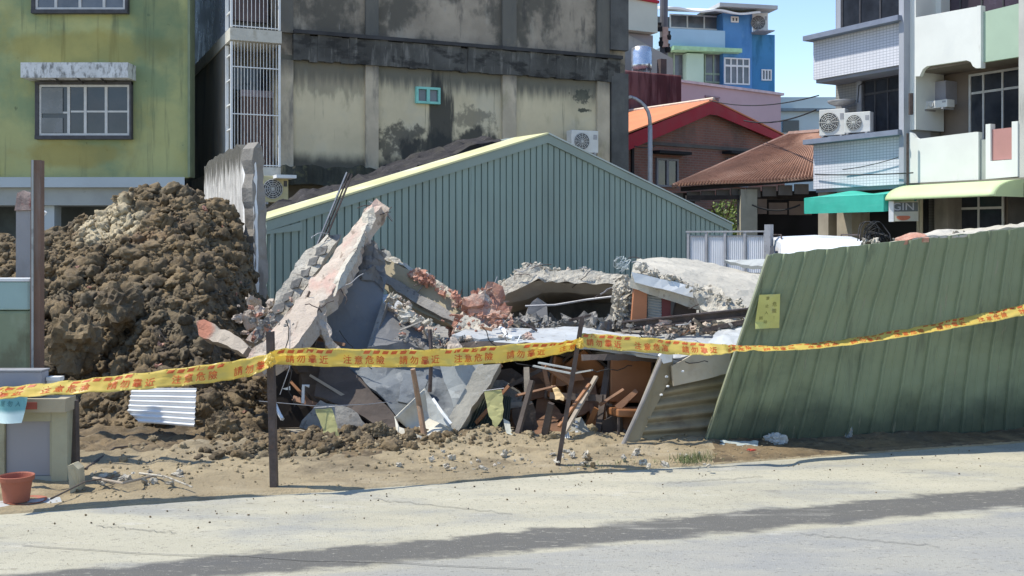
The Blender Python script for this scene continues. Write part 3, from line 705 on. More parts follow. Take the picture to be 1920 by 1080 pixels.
# upper balcony
zf2 = zat(1837,125)
spoly('upper_balcony_panel', [(1715,143),(1715,33),(1838,11),(1838,124),(1830,128),(1824,124),(1820,116),(1812,113),(1738,124),(1730,130),(1724,143)], m_pal)
spoly('upper_balcony_fin', [(1832,11),(1839,10),(1839,127),(1832,128)], m_pal, -.1, .07)
spoly('green_balcony_panel', [(1842,117),(1842,23),(1912,6),(1912,106)], m_palg, -.14, -.03)
m = MB(); AP.box(m, S3+.07, S4, zf2+.16, zf2+.30, -1.3, -.125); m.build('upper_floor_slab', m_brn, pa)
m = MB(); AP.box(m, aS(1700,0)+.02, aS(1712,0), zfl+1.42, 12, -1.2, -.1); m.build('side_pier', m_pal, pa)
apwin(pa, 1816, 1925, zfl+.1, zat(1816,140,-1.24), -1.24, [1843, 1879], hb=zat(1816,176,-1.24), fr=m_frame)
m = MB(); AP.box(m, aS(1735,-1.1), aS(1785,-1.1), zat(1745,200,-1.1), zat(1745,158,-1.1), -1.3, -.85); m.build('cupboard', mk('cupboard_grey', (.27,.27,.3), .6, .1, 2), pa)
AC4 = make_ac('slim air conditioner under the shelf on the brown balcony wall', w_=.78, h_=.2, group=None)
place_ac(AC4, AP, 1752, 203, -.5); 
apwin(pa, 1765, 1930, zf2+.3, 12, -1.24, [1800, 1840, 1880], glass=mk('reddish_glass', (.06,.045,.06), .2, .4, .8, spec=.6))
m = MB(); AP.box(m, aS(1712,-.1), aS(1750,-.6), zf2+.3, 12, -1.25, -.9); m.build('upper_wall_return', m_pal, pa)
for x0, x1 in ((1752,1778),):
    m = MB(); AP.box(m, aS(x0,-.7), aS(x1,-.7), 0, zfl-.15, -1.29, -.7); m.build('pillar', m_gf, pa)
apwin(pa, 1778, 1882, .3, zat(1778,365,-1.2), -1.2, [1834], hb=zat(1778,392,-1.2), fr=m_frame)
m = MB(); AP.box(m, aS(1890,-1.0), aS(1990,-1.0), 0, zfl-.15, -1.29, -1.0); m.build('dark_wall', mk('dark_wall_panel', (.06,.055,.05), .8, .3, 2), pa)
m = MB(); m.tube([AP.pp(1702, 250+i*40, .25) for i in range(4)], .035, 6); m.tube([AP.pp(1708, 175+i*20, .2) for i in range(3)], .06, 6)
tag(m.build('cable_bundle', M['steel_dark']), 'bundle of dark cables between the tiled and the panelled apartment building', 'cable')
# pale green curved awning
m_pga = mk('pale_green_plastic', (.50,.60,.33), .5, .06, 1, [('noise', (.42,.52,.33), (1,1,3), .5, .7, .4)], spec=.4)
aw = thing('curved_awning', AP.p(aS(1770,1.0), 2.6, .6), 'pale green rounded awning above the hanging shop sign', 'awning')
cs0, cs1 = aS(1660, 1.2), aS(1880, .9)
def carn(u_, v_):
    a = v_*math.pi/2; s_ = cs0 + (cs1-cs0)*u_
    return AP.p(s_, AP.z(1660,376,1.2) + .40*math.cos(a)*(1-.0*u_), .15 + 1.05*math.sin(a))
MB().grid(lambda u_, v_: carn(u_, v_), 16, 12, .015).build('canopy', m_pga, aw, smooth=True)
m = MB(); m.prism([carn(0,k/8) for k in range(9)] + [AP.p(cs0, AP.z(1660,376,1.2), .15)], AP.u*.012); m.build('end_panel', m_pga, aw)
m = MB(); m.prism([carn(1,k/8) for k in range(9)] + [AP.p(cs1, AP.z(1660,376,1.2), .15)], AP.u*.012); m.build('end_panel', m_pga, aw)
# hanging shop sign
def text_mb(txt, size, fn, bold=0, res=3):
    cu = bpy.data.curves.new('lettering', 'FONT'); cu.body = txt; cu.size = size; cu.resolution_u = res; cu.offset = bold
    cu.align_x = 'CENTER'; cu.align_y = 'CENTER'
    o = bpy.data.objects.new('lettering_tmp', cu); C.objects.link(o)
    dg = bpy.context.evaluated_depsgraph_get(); dg.update()
    me = bpy.data.meshes.new_from_object(o.evaluated_get(dg))
    m = MB(); m.add([fn(v.co.x, v.co.y) for v in me.vertices], [tuple(p.vertices) for p in me.polygons])
    bpy.data.objects.remove(o); bpy.data.curves.remove(cu); bpy.data.meshes.remove(me)
    return m
sg = thing('shop_sign', AP.pp(1690, 412, 1.1), 'small boxed shop sign hanging beneath the pale green awning, white letters over an orange mark', 'sign')
SG = Pl(1668, AP.pp(1668,400,1.1).y, 1722, AP.pp(1668,400,1.1).y-.35)
m = MB(); SG.box(m, 0, SG.s(1722), SG.z(1668,415), SG.z(1668,378), -.16, 0); m.build('box', mk('sign_cream', (.36,.35,.28), .6, .1, 4), sg)
m = MB(); SG.box(m, -.02, .10, SG.z(1668,415)-.01, SG.z(1668,378)+.01, -.18, .012); m.build('edge_strip', M['white'], sg)
m = MB(); SG.box(m, .12, SG.s(1722)-.01, SG.z(1668,397), SG.z(1668,380), 0, .006); m.build('dark_panel', mk('sign_dark', (.09,.10,.10), .6, .1, 4), sg)
cxs, czs = SG.s(1694), SG.z(1694, 388)
text_mb('GIN', .27, lambda x, y: SG.p(cxs+x*1.15, czs+y, .010), .002).build('lettering', M['grey_metal'], sg)
m = MB(); m.prism([SG.p(SG.s(1694)+.17*math.cos(a*math.pi/10), SG.z(1694,408)+.06*math.sin(a*math.pi/10)+.012*math.cos(a*.63), .008) for a in range(20)], SG.n*-.006); m.build('orange_mark', mk('orange_mark', (.40,.12,.06), .6, .1, 5), sg)
for x in (1675, 1715):
    m = MB(); m.tube([SG.pp(x, 378, -.08), SG.pp(x, 366, -.08)], .012, 5); m.build('hanger', M['grey_metal'], sg)
for x in (1722, 1727):
    m = MB(); m.tube([AP.pp(x, 372, -.4), AP.p(aS(x,-.4), 0, -.4)], .05, 8); tag(m.build('downpipe', mk('pipe_cream', (.42,.39,.3), .6, .1, 4)), 'pale vertical downpipe behind the hanging shop sign', 'pipe', 'downpipes behind the shop sign')

# ------------------------------------------------------------------ rear houses between the concrete building and the apartments
BR = Pl(1172, 40, 1475, 45.5)
bh = thing('brick_house', BR.p(4, 0, -4), 'old red brick gable house with bright red bargeboards and an orange roof', 'house')
m_brick = mk('old_brick', (.25,.11,.085), .95, .2, 1.2, [('brick', (.22,.17,.14), .30, .10, .022, False, .7), ('noise', (.10,.085,.075), (.9,.9,.7), .5, .7, .6), ('noise', (.28,.19,.15), (2,2,2), .58, .74, .5)], .5, 8, ang=BR.ang)
bs0_, bs1_, bsr = BR.s(1150), BR.s(1480), BR.s(1325)
zl_, zr_, zap = BR.z(1172,252), BR.z(1475,266), BR.z(1325,191)
kl = (zap-zl_)/(bsr-BR.s(1172)); zl0_ = zap-kl*(bsr-bs0_); kr = (zap-zr_)/(BR.s(1475)-bsr); zr0_ = zap-kr*(bs1_-bsr)
m = MB(); BR.poly(m, [(bs0_+.4,0),(bs1_-.3,0),(bs1_-.3,zr0_-.2),(bsr,zap-.3),(bs0_+.4,zl0_-.2)], -9, 0); m.build('wall', m_brick, bh)
m_red = mk('red_bargeboard', (.34,.015,.03), .6, .1, 1)
m = MB(); BR.poly(m, [(bs0_, zl0_-.58),(bs0_, zl0_),(bsr, zap),(bs1_, zr0_),(bs1_, zr0_-.25),(bsr+.2, zap-.55),(bsr-.2,zap-.55)], .30, .36); m.build('bargeboard', m_red, bh)
m_or = mk('orange_roof', (.62,.22,.10), .7, .08, .8, [('noise', (.5,.2,.12), (1,1,1), .55, .7, .5)])
m = MB(); BR.poly(m, [(bs0_-.2, zl0_+.004),(bsr, zap+.004),(bsr, zap+.06),(bs0_-.2, zl0_+.06)], -9, .38)
r_ = m.build('roof', m_or, bh)
m = MB(); m.tube([BR.p(bsr, zap+.08, .38), BR.p(bsr, zap+.08, -9)], .07, 6); m.build('ridge_cap', mk('ridge_cream', (.6,.5,.4), .7), bh)
m = MB(); BR.poly(m, [(bsr, zap+.004),(bs1_+.2, zr0_+.004),(bs1_+.2, zr0_+.06),(bsr, zap+.06)], -9, .38); m.build('roof', m_or, bh)
m = MB(); BR.box(m, bs0_+.4, bs1_-.4, BR.z(1172,268), BR.z(1172,262), 0, .06); m.build('string_course', mk('course_grey', (.12,.11,.10), .9), bh)
def brwin(x0, x1, yt, yb):
    m = MB(); a, b, z1, z0 = BR.s(x0), BR.s(x1), BR.z(x0,yt), BR.z(x0,yb)
    BR.box(m, a, b, z0, z0+.08, 0, .08); BR.box(m, a, b, z1-.08, z1, 0, .08); BR.box(m, a, a+.08, z0+.08, z1-.08, 0, .08); BR.box(m, b-.08, b, z0+.08, z1-.08, 0, .08)
    BR.box(m, (a+b)/2-.06, (a+b)/2+.06, z0+.08, z1-.08, 0, .078)
    f = m.build('window', mk('old_frame', (.22,.22,.24), .7, .1, 3), bh); m = MB(); BR.box(m, a+.03, b-.03, z0+.03, z1-.03, 0, .03); m.build('pane', M['glass'], f)
    m = MB(); BR.box(m, a-.25, b+.3, z1+.15, z1+.26, 0, .5); m.build('window_canopy', M['dark'], bh)
brwin(1229, 1270, 296, 350); brwin(1362, 1400, 296, 350)
m = MB(); BR.box(m, BR.s(1182), BR.s(1186), 0, BR.z(1182,262), .02, .1); m.build('drain_pipe', M['dark'], bh)

# pavilion with a rusty roof
pv = thing('open_pavilion', P(1420, 430, 34), 'open timber pavilion under a rusty brown corrugated roof', 'pavilion')
A_, B_, C_, D_ = P(1262,349,36), P(1540,328,33), P(1540,248,36.5), P(1481,252,39)
def pvr(u_, v_):
    lo = A_.lerp(B_, u_); hi = D_.lerp(C_, u_); p = lo.lerp(hi, v_)
    return p + Vector((0, 0, .055*math.sin((u_)*2*math.pi*46) + .05*math.sin(u_*5+1)*(1-v_)))
m_rust = mk('rusty_roof', (.30,.17,.12), .85, .15, 1.2, [('noise', (.42,.27,.20), (1.3,1.3,1.3), .5, .7, .7), ('noise', (.16,.085,.06), (4,1,4), .56, .72, .7), ('noise', (.3,.22,.18), 6, .6, .75, .5)], .4, 12)
MB().grid(pvr, 276, 8, .05).build('roof', m_rust, pv)
m = MB(); m.tube([D_, C_], .12, 6); m.tube([A_, D_], .08, 6)
m.build('ridge_tiles', mk('ridge_rust', (.26,.17,.14), .9, .2, 4), pv)
m_tim = mk('dark_timber', (.045,.036,.032), .85, .3, 4)
m = MB(); m.beam(A_+Vector((.3,.1,-.10)), B_+Vector((0,.1,-.10)), .12, .14); m.build('eave_beam', m_tim, pv)
for k in range(9):
    q = A_.lerp(B_, (k+.6)/9.5) + Vector((0, .5, -.38)); MB().box(q.x-.22, q.x+.22, q.y, q.y+.1, q.z-.16, q.z+.16).build('frieze_board', mk('frieze', (.16,.14,.12), .85) if k == 0 else bpy.data.materials['frieze'], pv)
q = P(1400, 400, 35); m = MB(); m.box(q.x-.26, q.x+.28, 34.7, 35.3, 0, 3.25); m.build('pillar', mk('pavilion_pillar', (.42,.39,.30), .9, .1, 2, [('noise', (.2,.18,.14), (2,2,.6), .55, .7, .6)], .2, 10), pv)
q = P(1290, 400, 36.5); m = MB(); m.box(q.x-.2, q.x+.2, 36.3, 36.7, 0, 3.2); m.build('pillar', m_tim, pv)
m = MB(); a = P(1412,400,37); b = P(1560,400,37); m.box(a.x, b.x, 37, 37.2, 0, 3.3); m.build('back_wall', M['dark'], pv)
m = MB(); a = P(1290,400,34.6); b = P(1545,400,34.6); m.box(a.x, b.x, 34.9, 35.1, HC+(450-374)/2000*34.9, HC+(450-366)/2000*34.9); m.build('tie_beam', m_tim, pv)
m_bd = mk('brown_board', (.20,.145,.11), .85, .15, 2)
for x0, x1, yt, yb in ((1421,1438,373,401),(1442,1476,380,402),(1480,1522,377,403)):
    a, b = P(x0,yb,34.8), P(x1,yt,34.8); MB().box(a.x, b.x, 34.8, 34.86, a.z, b.z).build('hanging_board', m_bd, pv)

# pink building, blue building and neighbours behind
PK = Pl(1276, 50, 1465, 54.5)
pk = thing('pink_building', PK.p(3, 0, -3), 'plain pink rendered building below the blue house', 'building')
m_pink = mk('pink_render', (.50,.36,.39), .85, .06, .5, [('noise', (.40,.29,.31), (.7,.7,.7), .55, .75, .4)], .1, 5, ang=PK.ang)
m = MB(); PK.box(m, 0, PK.s(1464), 0, PK.z(1276,155), -7, 0); m.build('wall', m_pink, pk)
m = MB(); PK.box(m, -.1, PK.s(1467), PK.z(1276,155)+.003, PK.z(1276,150), -7, .12); m.build('coping', mk('pink_coping', (.6,.47,.49), .8), pk)
m = MB(); a = PK.s(1322); 
for k in range(9): PK.box(m, a+k*.11, a+k*.11+.05, PK.z(1322,200), PK.z(1322,183), 0, .05)
PK.box(m, a-.03, a+1.0, PK.z(1322,182), PK.z(1322,179), 0, .06); m.build('vent_grille', mk('vent_mauve', (.28,.2,.22), .7), pk)
BL = Pl(1238, 56, 1455, 57.5); bS, bZ = BL.s, BL.z
bl = thing('blue_building', BL.p(4, 0, -4), 'bright blue house with light blue balcony and mint green lower storey', 'building')
m_blue = mk('bright_blue_render', (.10,.27,.55), .8, .08, .6, [('noise', (.055,.19,.42), (1,1,.45), .5, .68, .7), ('noise', (.18,.38,.62), (1.5,1.5,.6), .58, .74, .5)], .1, 5)
m_lblue = mk('light_blue_render', (.36,.54,.66), .8, .05, .6); m_mint = mk('mint_render', (.47,.62,.48), .8, .05, .6)
m = MB(); BL.box(m, bS(1356), bS(1410), 0, bZ(1356,24), -8, 0); m.build('wall', m_blue, bl)
m = MB(); BL.box(m, bS(1410)+.002, bS(1456), 0, bZ(1410,62), -8, -.2); m.build('side_wall', mk('deep_blue_render', (.065,.24,.46), .8, .1, .6, [('noise', (.03,.14,.25), (1.2,1.2,.4), .5, .66, .8), ('noise', (.10,.36,.5), (1.5,1.5,.5), .6, .74, .5)], .1, 5), bl)
m = MB(); BL.box(m, bS(1240), bS(1356)-.003, bZ(1240,88), bZ(1240,54), -8, .25); m.build('balcony_wall', m_lblue, bl)
m = MB(); BL.box(m, bS(1255), bS(1356)-.003, 0, bZ(1255,88)-.01, -8, -.5); m.build('lower_wall', mk('lower_olive', (.24,.3,.22), .8, .1, 1), bl)
for x0, x1 in ((1286,1318),):
    m = MB(); BL.box(m, bS(x0), bS(x1), 0, bZ(1286,100), -.49, .1); m.build('mint_panel', m_mint, bl)
m = MB(); BL.box(m, bS(1256), bS(1384), bZ(1256,96), bZ(1256,88)-.012, -.3, .5); m.build('green_canopy', mk('green_canopy', (.38,.62,.36), .6), bl)
m = MB(); BL.box(m, bS(1240), bS(1356)-.01, bZ(1240,54)+.01, bZ(1240,24), -8, -.9); m.build('upper_wall', mk('upper_grey', (.13,.15,.16), .7), bl)
def blwin(x0, x1, yt, yb, nb, o=0, hb=0, fr=M['white'], gl=M['glass_grey']):
    m = MB(); a, b, z1, z0 = bS(x0,o), bS(x1,o), bZ(x0,yt,o), bZ(x0,yb,o); w_ = .07
    BL.box(m, a, b, z0, z0+w_, o, o+.08); BL.box(m, a, b, z1-w_, z1, o, o+.08)
    for k in range(nb+1): q = a+(b-a-w_)*k/nb; BL.box(m, q, q+w_, z0+w_, z1-w_, o, o+.078)
    if hb: q = z0+(z1-z0)*hb; BL.box(m, a+w_, b-w_, q-.05, q+.05, o, o+.07)
    f = m.build('window', fr, bl); m = MB(); BL.box(m, a+.03, b-.03, z0+.03, z1-.03, o, o+.03); m.build('pane', gl, f)
blwin(1357, 1405, 108, 158, 4, hb=.7); blwin(1370, 1384, 31, 42, 2); blwin(1427, 1446, 130, 151, 3, -.2)
blwin(1262, 1284, 100, 150, 1, -.49, fr=mk('olive_frame', (.3,.38,.28), .7)); blwin(1320, 1354, 100, 155, 2, -.49, .3, fr=bpy.data.materials['olive_frame'])
blwin(1255, 1352, 26, 53, 3, -.88)
m = MB()
def bro(u_, v_): return BL.p(bS(1236)+(bS(1412)-bS(1236))*u_, bZ(1236,21)+.9*v_+.07*math.sin(u_*14), .9-4*v_)
m.grid(bro, 60, 6, .1); m.build('roof', mk('white_roof', (.72,.74,.74), .6, .05, 1), bl)
m = MB(); BL.box(m, bS(1335), bS(1442), bZ(1335,19), bZ(1335,12), -2, 1.0); m.build('flat_canopy', mk('canopy_grey', (.42,.43,.43), .7, .1, 1), bl)
AC5 = make_ac('air conditioner on a bracket at the roof corner of the blue house', w_=.8, h_=1.0, group=None)
place_ac(AC5, BL, 1425, 60, .35, turn=R(-30))
m = MB(); BL.box(m, bS(1408), bS(1438), bZ(1408,63), bZ(1408,61), -.2, .9); m.build('bracket', M['grey_metal'], bl)

CW = Pl(1150, 48, 1262, 49.5)
cw = thing('cream_building', CW.p(1, 0, -3), 'cream building with a thin red roof edge, beside the corner of the concrete building', 'building')
m = MB(); CW.box(m, 0, CW.s(1233), CW.z(1172,55), CW.z(1172,-40), -6, 0); m.build('wall', mk('cream_green', (.50,.54,.47), .8, .05, .7), cw)
m = MB(); CW.poly(m, [(0, CW.z(1172,-12)), (CW.s(1234), CW.z(1234,2)), (CW.s(1234), CW.z(1234,7)), (0, CW.z(1172,-6))], .0, .1); m.build('roof_edge', m_red, cw)
m = MB(); CW.box(m, 0, CW.s(1236), 0, CW.z(1172,56), -6, -.5); m.build('lower_wall', mk('grey_mauve', (.26,.25,.27), .85, .1, .7), cw)
m = MB(); CW.poly(m, [(CW.s(x,-.35), CW.z(x,y,-.35)) for x, y in ((1150,56),(1172,62),(1262,110),(1262,150),(1150,150))], -4, -.35); m.build('lean_to_gable', mk('leanto_grey', (.36,.345,.315), .8, .08, 1, [('noise', (.24,.23,.21), (1.5,1.5,.6), .55, .7, .6)]), cw)
tk = thing('water_tank', CW.pp(1203, 131, .6), 'shiny stainless steel water tank on a roof behind the maroon sheet wall', 'tank')
q = CW.pp(1203, 131, .6); rr = .46
m = MB(); m.lathe([(0,0),(rr,0),(rr*1.02,.25),(rr,.27),(rr*1.02,.5),(rr,.52),(rr*1.02,.78),(rr,.8),(rr*.95,.98),(rr*.5,1.08),(0,1.1)], (q.x,q.y,q.z), 28); m.build('body', mk('stainless', (.55,.57,.6), .28, .05, 2, metal=.85), tk, smooth=True)
m = MB()
for k in range(4): a = k*math.pi/2+.4; m.tube([(q.x+rr*math.cos(a), q.y+rr*math.sin(a), q.z-1.2), (q.x+rr*math.cos(a), q.y+rr*math.sin(a), q.z)], .03, 5)
m.build('stand', M['grey_metal'], tk)
MW = Pl(1150, 46, 1277, 47.5)
m = MB(); 
n_ = 70; vs = []
for i in range(n_*4+1):
    s_ = MW.s(1277)*i/(n_*4); o_ = .04*(1 if (i//2) % 2 else -1); vs += [MW.p(s_, 3.5, o_), MW.p(s_, MW.z(1172,131)-.05*s_/3, o_)]
m.add(vs, [(2*i,2*i+2,2*i+3,2*i+1) for i in range(n_*4)]); MW.box(m, 0, MW.s(1277)-.01, 0, MW.z(1172,131)-.12, -3, -.06)
tag(m.build('maroon_sheet_wall', mk('maroon_sheet', (.13,.055,.065), .6, .2, .7, [('noise', (.30,.18,.19), (2,2,.25), .5, .64, .8), ('noise', (.05,.025,.03), (3,3,.3), .55, .7, .7)], .2, 10)), 'streaked maroon corrugated sheet wall below the steel water tank', 'wall')
m = MB(); MW.box(m, MW.s(1246), MW.s(1257), MW.z(1172,133), MW.z(1246,108), -.6, -.3); tag(m.build('chimney_stack', mk('stack_brown', (.09,.07,.065), .9)), 'short dark chimney stack rising behind the maroon sheet wall', 'chimney')
up = thing('utility_pole', P(1243, 130, 51), 'grey utility pole with dark fittings in front of the cream building', 'pole')
q = P(1243, 130, 51); MB().tube([(q.x,51,0),(q.x+.05,51,14)], .19, 12).build('pole', mk('pole_grey', (.13,.13,.145), .8, .1, 2), up)
m = MB()
for k, (dx, z_) in enumerate(((-.2,9.9),(.22,9.5),(-.12,9.2),(.2,8.9))): m.lathe([(0,0),(.12,.02),(.14,.2),(.08,.3),(.1,.42),(0,.45)], (q.x+dx, 50.7, z_+1.6), 10)
m.build('insulators', M['dark'], up)
q = P(1248, 65, 50.7); MB().box(q.x-.16, q.x+.12, 50.6, 50.72, q.z-.6, q.z+.35).build('notice_plate', mk('plate_pinkish', (.42,.30,.25), .8, .3, 2), up)
# far pale building by the apartments
FB = Pl(1464, 60, 1560, 60)
fb = thing('pale_far_building', FB.p(1, 0, -3), 'pale grey green building seen low between the pink building and the tiled apartments', 'building')
m = MB(); FB.box(m, 0, 4, 0, FB.z(1464,182), -6, 0); m.build('wall', mk('far_pale', (.56,.64,.63), .8, .05, .6), fb)
m = MB(); FB.box(m, -.1, 4.1, FB.z(1464,209), FB.z(1464,204), .0, .3); m.build('ledge', mk('far_ledge', (.22,.26,.28), .8), fb)
m = MB(); FB.box(m, .1, 1.0, FB.z(1464,248), FB.z(1464,226), .0, .1); m.build('window', M['glass'], fb)

# street lamp behind the shed
sl = thing('street_lamp', P(1218, 450, 30), 'curved grey street lamp standing behind the green shed', 'street lamp')
pts = [P(1219, 450, 30)+Vector((0,0,-1.6)), P(1219, 300, 30), P(1219, 235, 30)] + [P(x, y, 30) for x, y in ((1218,220),(1215,209),(1209,199),(1201,191),(1192,185),(1181,181))]
m = MB(); m.tube(pts[:3], .075, 10, .06); m.build('pole', M['grey_metal'], sl, smooth=True)
m = MB(); m.tube(pts[2:], .055, 8, .04); m.build('arm', M['grey_metal'], sl, smooth=True)
m = MB(); m.beam(P(1184,182,30), P(1172,184,30), .16, .09); m.build('lamp_head', M['grey_metal'], sl, bevel=.02)

# overhead wires
m_wire = mk('wire_black', (.03,.03,.03), .7, .1, 5)
def wire(a, b, sag, r, label):
    pts = []
    for i in range(17): t = i/16; p = Vector(a).lerp(Vector(b), t); p.z -= sag*4*t*(1-t); pts.append(p)
    tag(MB().tube(pts, r, 5).build('overhead_wire', m_wire), label, 'wire', 'overhead wires')
wire(P(1330,188,42), P(1535,179,31.3), .25, .02, 'thin wire crossing the pink building just under its coping')
wire(P(1395,226,40), P(1530,206,31.3), .2, .025, 'wire hanging from the red gable towards the tiled apartments')
wire(P(1190,274,35), P(1228,274,36), .05, .02, 'short wire beside the drain pipe of the brick house')
wire(AP.pp(1528,327,.1), AP.pp(1712,324,.25), .03, .018, 'straight black wire running across the lower tiled balcony wall')
wire(AP.pp(1580,318,.1), AP.pp(1684,295,.1), .04, .012, 'slanting thin wire over the lower tiled balcony wall')
wire(P(1410,384,34), P(1500,384,34), .18, .03, 'drooping cable under the eave of the pavilion')

# tree glimpsed between shed and pavilion
tr = thing('green_tree', P(1356, 450, 40), 'bright green tree glimpsed between the shed and the pavilion pillar', 'tree')
m_bark = mk('bark', (.11,.085,.06), .95, .3, 6, bump=.6, bscale=20)
q = P(1356, 450, 40); m = MB(); m.tube([(q.x,40,0),(q.x+.1,40,1.2),(q.x-.05,40.1,2.4)], .13, 8, .07)
for k in range(6): a = k; m.tube([(q.x,40,1.2+.15*k),(q.x+.8*math.cos(a),40+.6*math.sin(a),2.1+.2*k)], .05, 6, .02)
m.build('trunk', m_bark, tr)
m_leaf = mk('leaf', (.15,.22,.05), .6, .4, 3, [('noise', (.28,.36,.11), 2.2, .5, .65, .8)], spec=.4)
m = MB(); rr = random.Random(5)
for k in range(5200):
    t = rr.choice([(-.5,0,1.9,.6),(.2,.1,2.3,.9),(.4,0,1.6,.55),(-.2,-.3,1.3,.6),(.5,.2,.8,.5),(-.6,.1,.9,.5)])
    d = Vector((rr.gauss(0,1), rr.gauss(0,1), rr.gauss(0,1))).normalized()*t[3]*rr.random()**.4
    p = Vector((q.x+t[0], 40+t[1], t[2])) + d; a = Vector((rr.gauss(0,1), rr.gauss(0,1), rr.gauss(0,1))).normalized()*.07; b = a.cross(Vector((rr.gauss(0,1), rr.gauss(0,1), rr.gauss(0,1)))).normalized()*.035
    m.add([p-a, p+b, p+a, p-b], [(0,1,2,3)])
m.build('crown', m_leaf, tr)

# white sheet fence panels by the shed's right end
WF = Pl(1288, 20, 1448, 19)
wf_ = thing('white_fence', WF.p(.8, 0, 0), 'four ribbed white sheet panels in grey frames, right of the green shed', 'fence')
m_ws = mk('white_ribbed_sheet', (.62,.63,.65), .6, .06, 2, [('noise', (.45,.45,.45), (6,6,.5), .55, .75, .5)], spec=.4)
fs = [WF.s(x) for x in (1292,1326,1361,1398,1436)]; ft = WF.z(1292,433)
for k in range(4):
    m = MB(); a, b = fs[k]+.02, fs[k+1]-.02; n_ = 9; vs = []
    for i in range(n_*4+1):
        s_ = a+(b-a)*i/(n_*4); o_ = [0,0,.012,.012][i % 4]; vs += [WF.p(s_, .05, o_), WF.p(s_, ft-.09, o_)]
    m.add(vs, [(2*i,2*i+2,2*i+3,2*i+1) for i in range(n_*4)]); m.build('panel', m_ws, wf_)
for k in range(5):
    m = MB(); WF.box(m, fs[k]-.022, fs[k]+.022, 0, ft-.03, .013, .05); m.build('post', M['grey_metal'], wf_)
m = MB(); WF.box(m, fs[0]-.04, fs[4]+.02, ft-.03, ft, -.01, .06); m.build('top_rail', M['grey_metal'], wf_)
m = MB(); WF.box(m, fs[0]+.023, fs[4]-.023, ft-.10, ft-.085, .0, .035); m.build('mid_rail', M['grey_metal'], wf_)
m = MB(); WF.box(m, WF.s(1437), WF.s(1448), 0, WF.z(1437,421), -.05, .09); m.build('end_post', M['grey_metal'], wf_)

# white car behind the fallen sheet wall
cr = thing('parked_car', (5.0, 17.6, 0), 'white parked car, only its roof showing over the fallen green sheet wall', 'car')
m_car = mk('car_white', (.75,.76,.77), .25, .03, 1, spec=.5); cx = P(1541,450,17.6).x
prof = [(-2.1,.45),(-2.1,.8),(-1.9,.98),(-1.2,1.06),(-.72,1.52),(-.45,1.645),(.5,1.66),(1.1,1.6),(1.75,1.12),(2.05,1.02),(2.1,.5),(2.1,.32),(-2.1,.32)]
m = MB()
yaw = Matrix.Rotation(R(-93), 4, 'Z'); base = Matrix.Translation((cx+.34, 19.6, 0)) @ yaw
def crp(x, y, z): return base @ Vector((x, y, z))
rings = []
for k, (y, sx, dz) in enumerate(((-.86,.97,-.08),(-.80,1,0),(0,1,.03),(.80,1,0),(.86,.97,-.08))):
    rings.append([crp(px_*sx, y*(1 - .16*max(0, (z_-.95))/.7), z_ + (dz if z_ > 1.0 else 0)) for px_, z_ in prof])
n = len(prof); vs = [p for r_ in rings for p in r_]
m.add(vs, [(k*n+i, k*n+(i+1)%n, (k+1)*n+(i+1)%n, (k+1)*n+i) for k in range(4) for i in range(n)] + [tuple(range(n)), tuple(4*n+i for i in range(n-1,-1,-1))])
m.build('body', m_car, cr, smooth=False, bevel=.03)
for sy in (-1, 1):
    m = MB(); m.prism([crp(x, sy*(.805 if z_ > 1.2 else .87), z_) for x, z_ in ((-1.05,1.08),(-.62,1.48),(1.0,1.5),(1.5,1.1))], base.to_3x3() @ Vector((0, sy*.02, 0))); m.build('side_window', M['glass'], cr)
    m = MB(); m.tube([crp(-.4, sy*.68, 1.60), crp(-.35, sy*.68, 1.70), crp(.9, sy*.68, 1.69), crp(.95, sy*.68, 1.62)], .014, 6); m.build('roof_rail', M['steel_dark'], cr)
    for x in (-1.35, 1.35):
        mm = MB(); mm.lathe([(0,-.1),(.3,-.1),(.33,-.06),(.33,.06),(.3,.1),(0,.1)], n=22); q = base @ Matrix.Translation((x, sy*.78, .33)) @ Matrix.Rotation(R(90), 4, 'X'); mm.v = [q @ v for v in mm.v]; mm.build('wheel', M['dark'], cr)
m = MB(); m.prism([crp(-1.17,-.68,1.10), crp(-1.17,.68,1.10), crp(-.73,.62,1.50), crp(-.73,-.62,1.50)], base.to_3x3() @ Vector((-.02,0,.015))); m.build('windscreen', M['glass'], cr)

# ------------------------------------------------------------------ rubble of the collapsed house
m_conc = mk('grey_concrete', (.25,.235,.21), .95, .15, 3, [('noise', (.10,.09,.08), 22, .57, .67, .7), ('noise', (.15,.14,.125), 5, .55, .7, .6), ('noise', (.38,.36,.31), 4, .58, .74, .6)], .6, 25)
m_lite = mk('light_broken_concrete', (.50,.46,.38), .95, .12, 3, [('noise', (.33,.29,.23), 7, .54, .7, .7), ('noise', (.62,.59,.52), 3, .55, .7, .6), ('noise', (.15,.13,.11), 18, .56, .66, .75), ('noise', (.55,.36,.28), 2, .6, .7, .5), ('noise', (.2,.17,.14), 60, .58, .68, .5)], 1.0, 34)
m_plas = mk('pink_plaster', (.50,.42,.34), .9, .1, 2.5, [('noise', (.52,.33,.27), (4,2,2), .5, .66, .75), ('noise', (.6,.56,.49), (3,6,3), .55, .7, .6), ('noise', (.22,.17,.13), (14,5,5), .56, .66, .8), ('noise', (.25,.19,.15), 60, .57, .67, .5)], 1.0, 30)
m_tan = mk('tan_render', (.36,.31,.21), .9, .08, 2, [('noise', (.25,.22,.16), 2.5, .54, .7, .7), ('noise', (.45,.41,.32), 3, .6, .74, .5)], .3, 20)
m_dgry = mk('dark_grey_panel', (.17,.17,.17), .85, .12, 2, [('noise', (.24,.22,.2), (14,14,5), .60, .70, .6), ('noise', (.09,.09,.1), 3, .52, .7, .6), ('noise', (.22,.22,.22), 5, .62, .75, .5)], .35, 18)
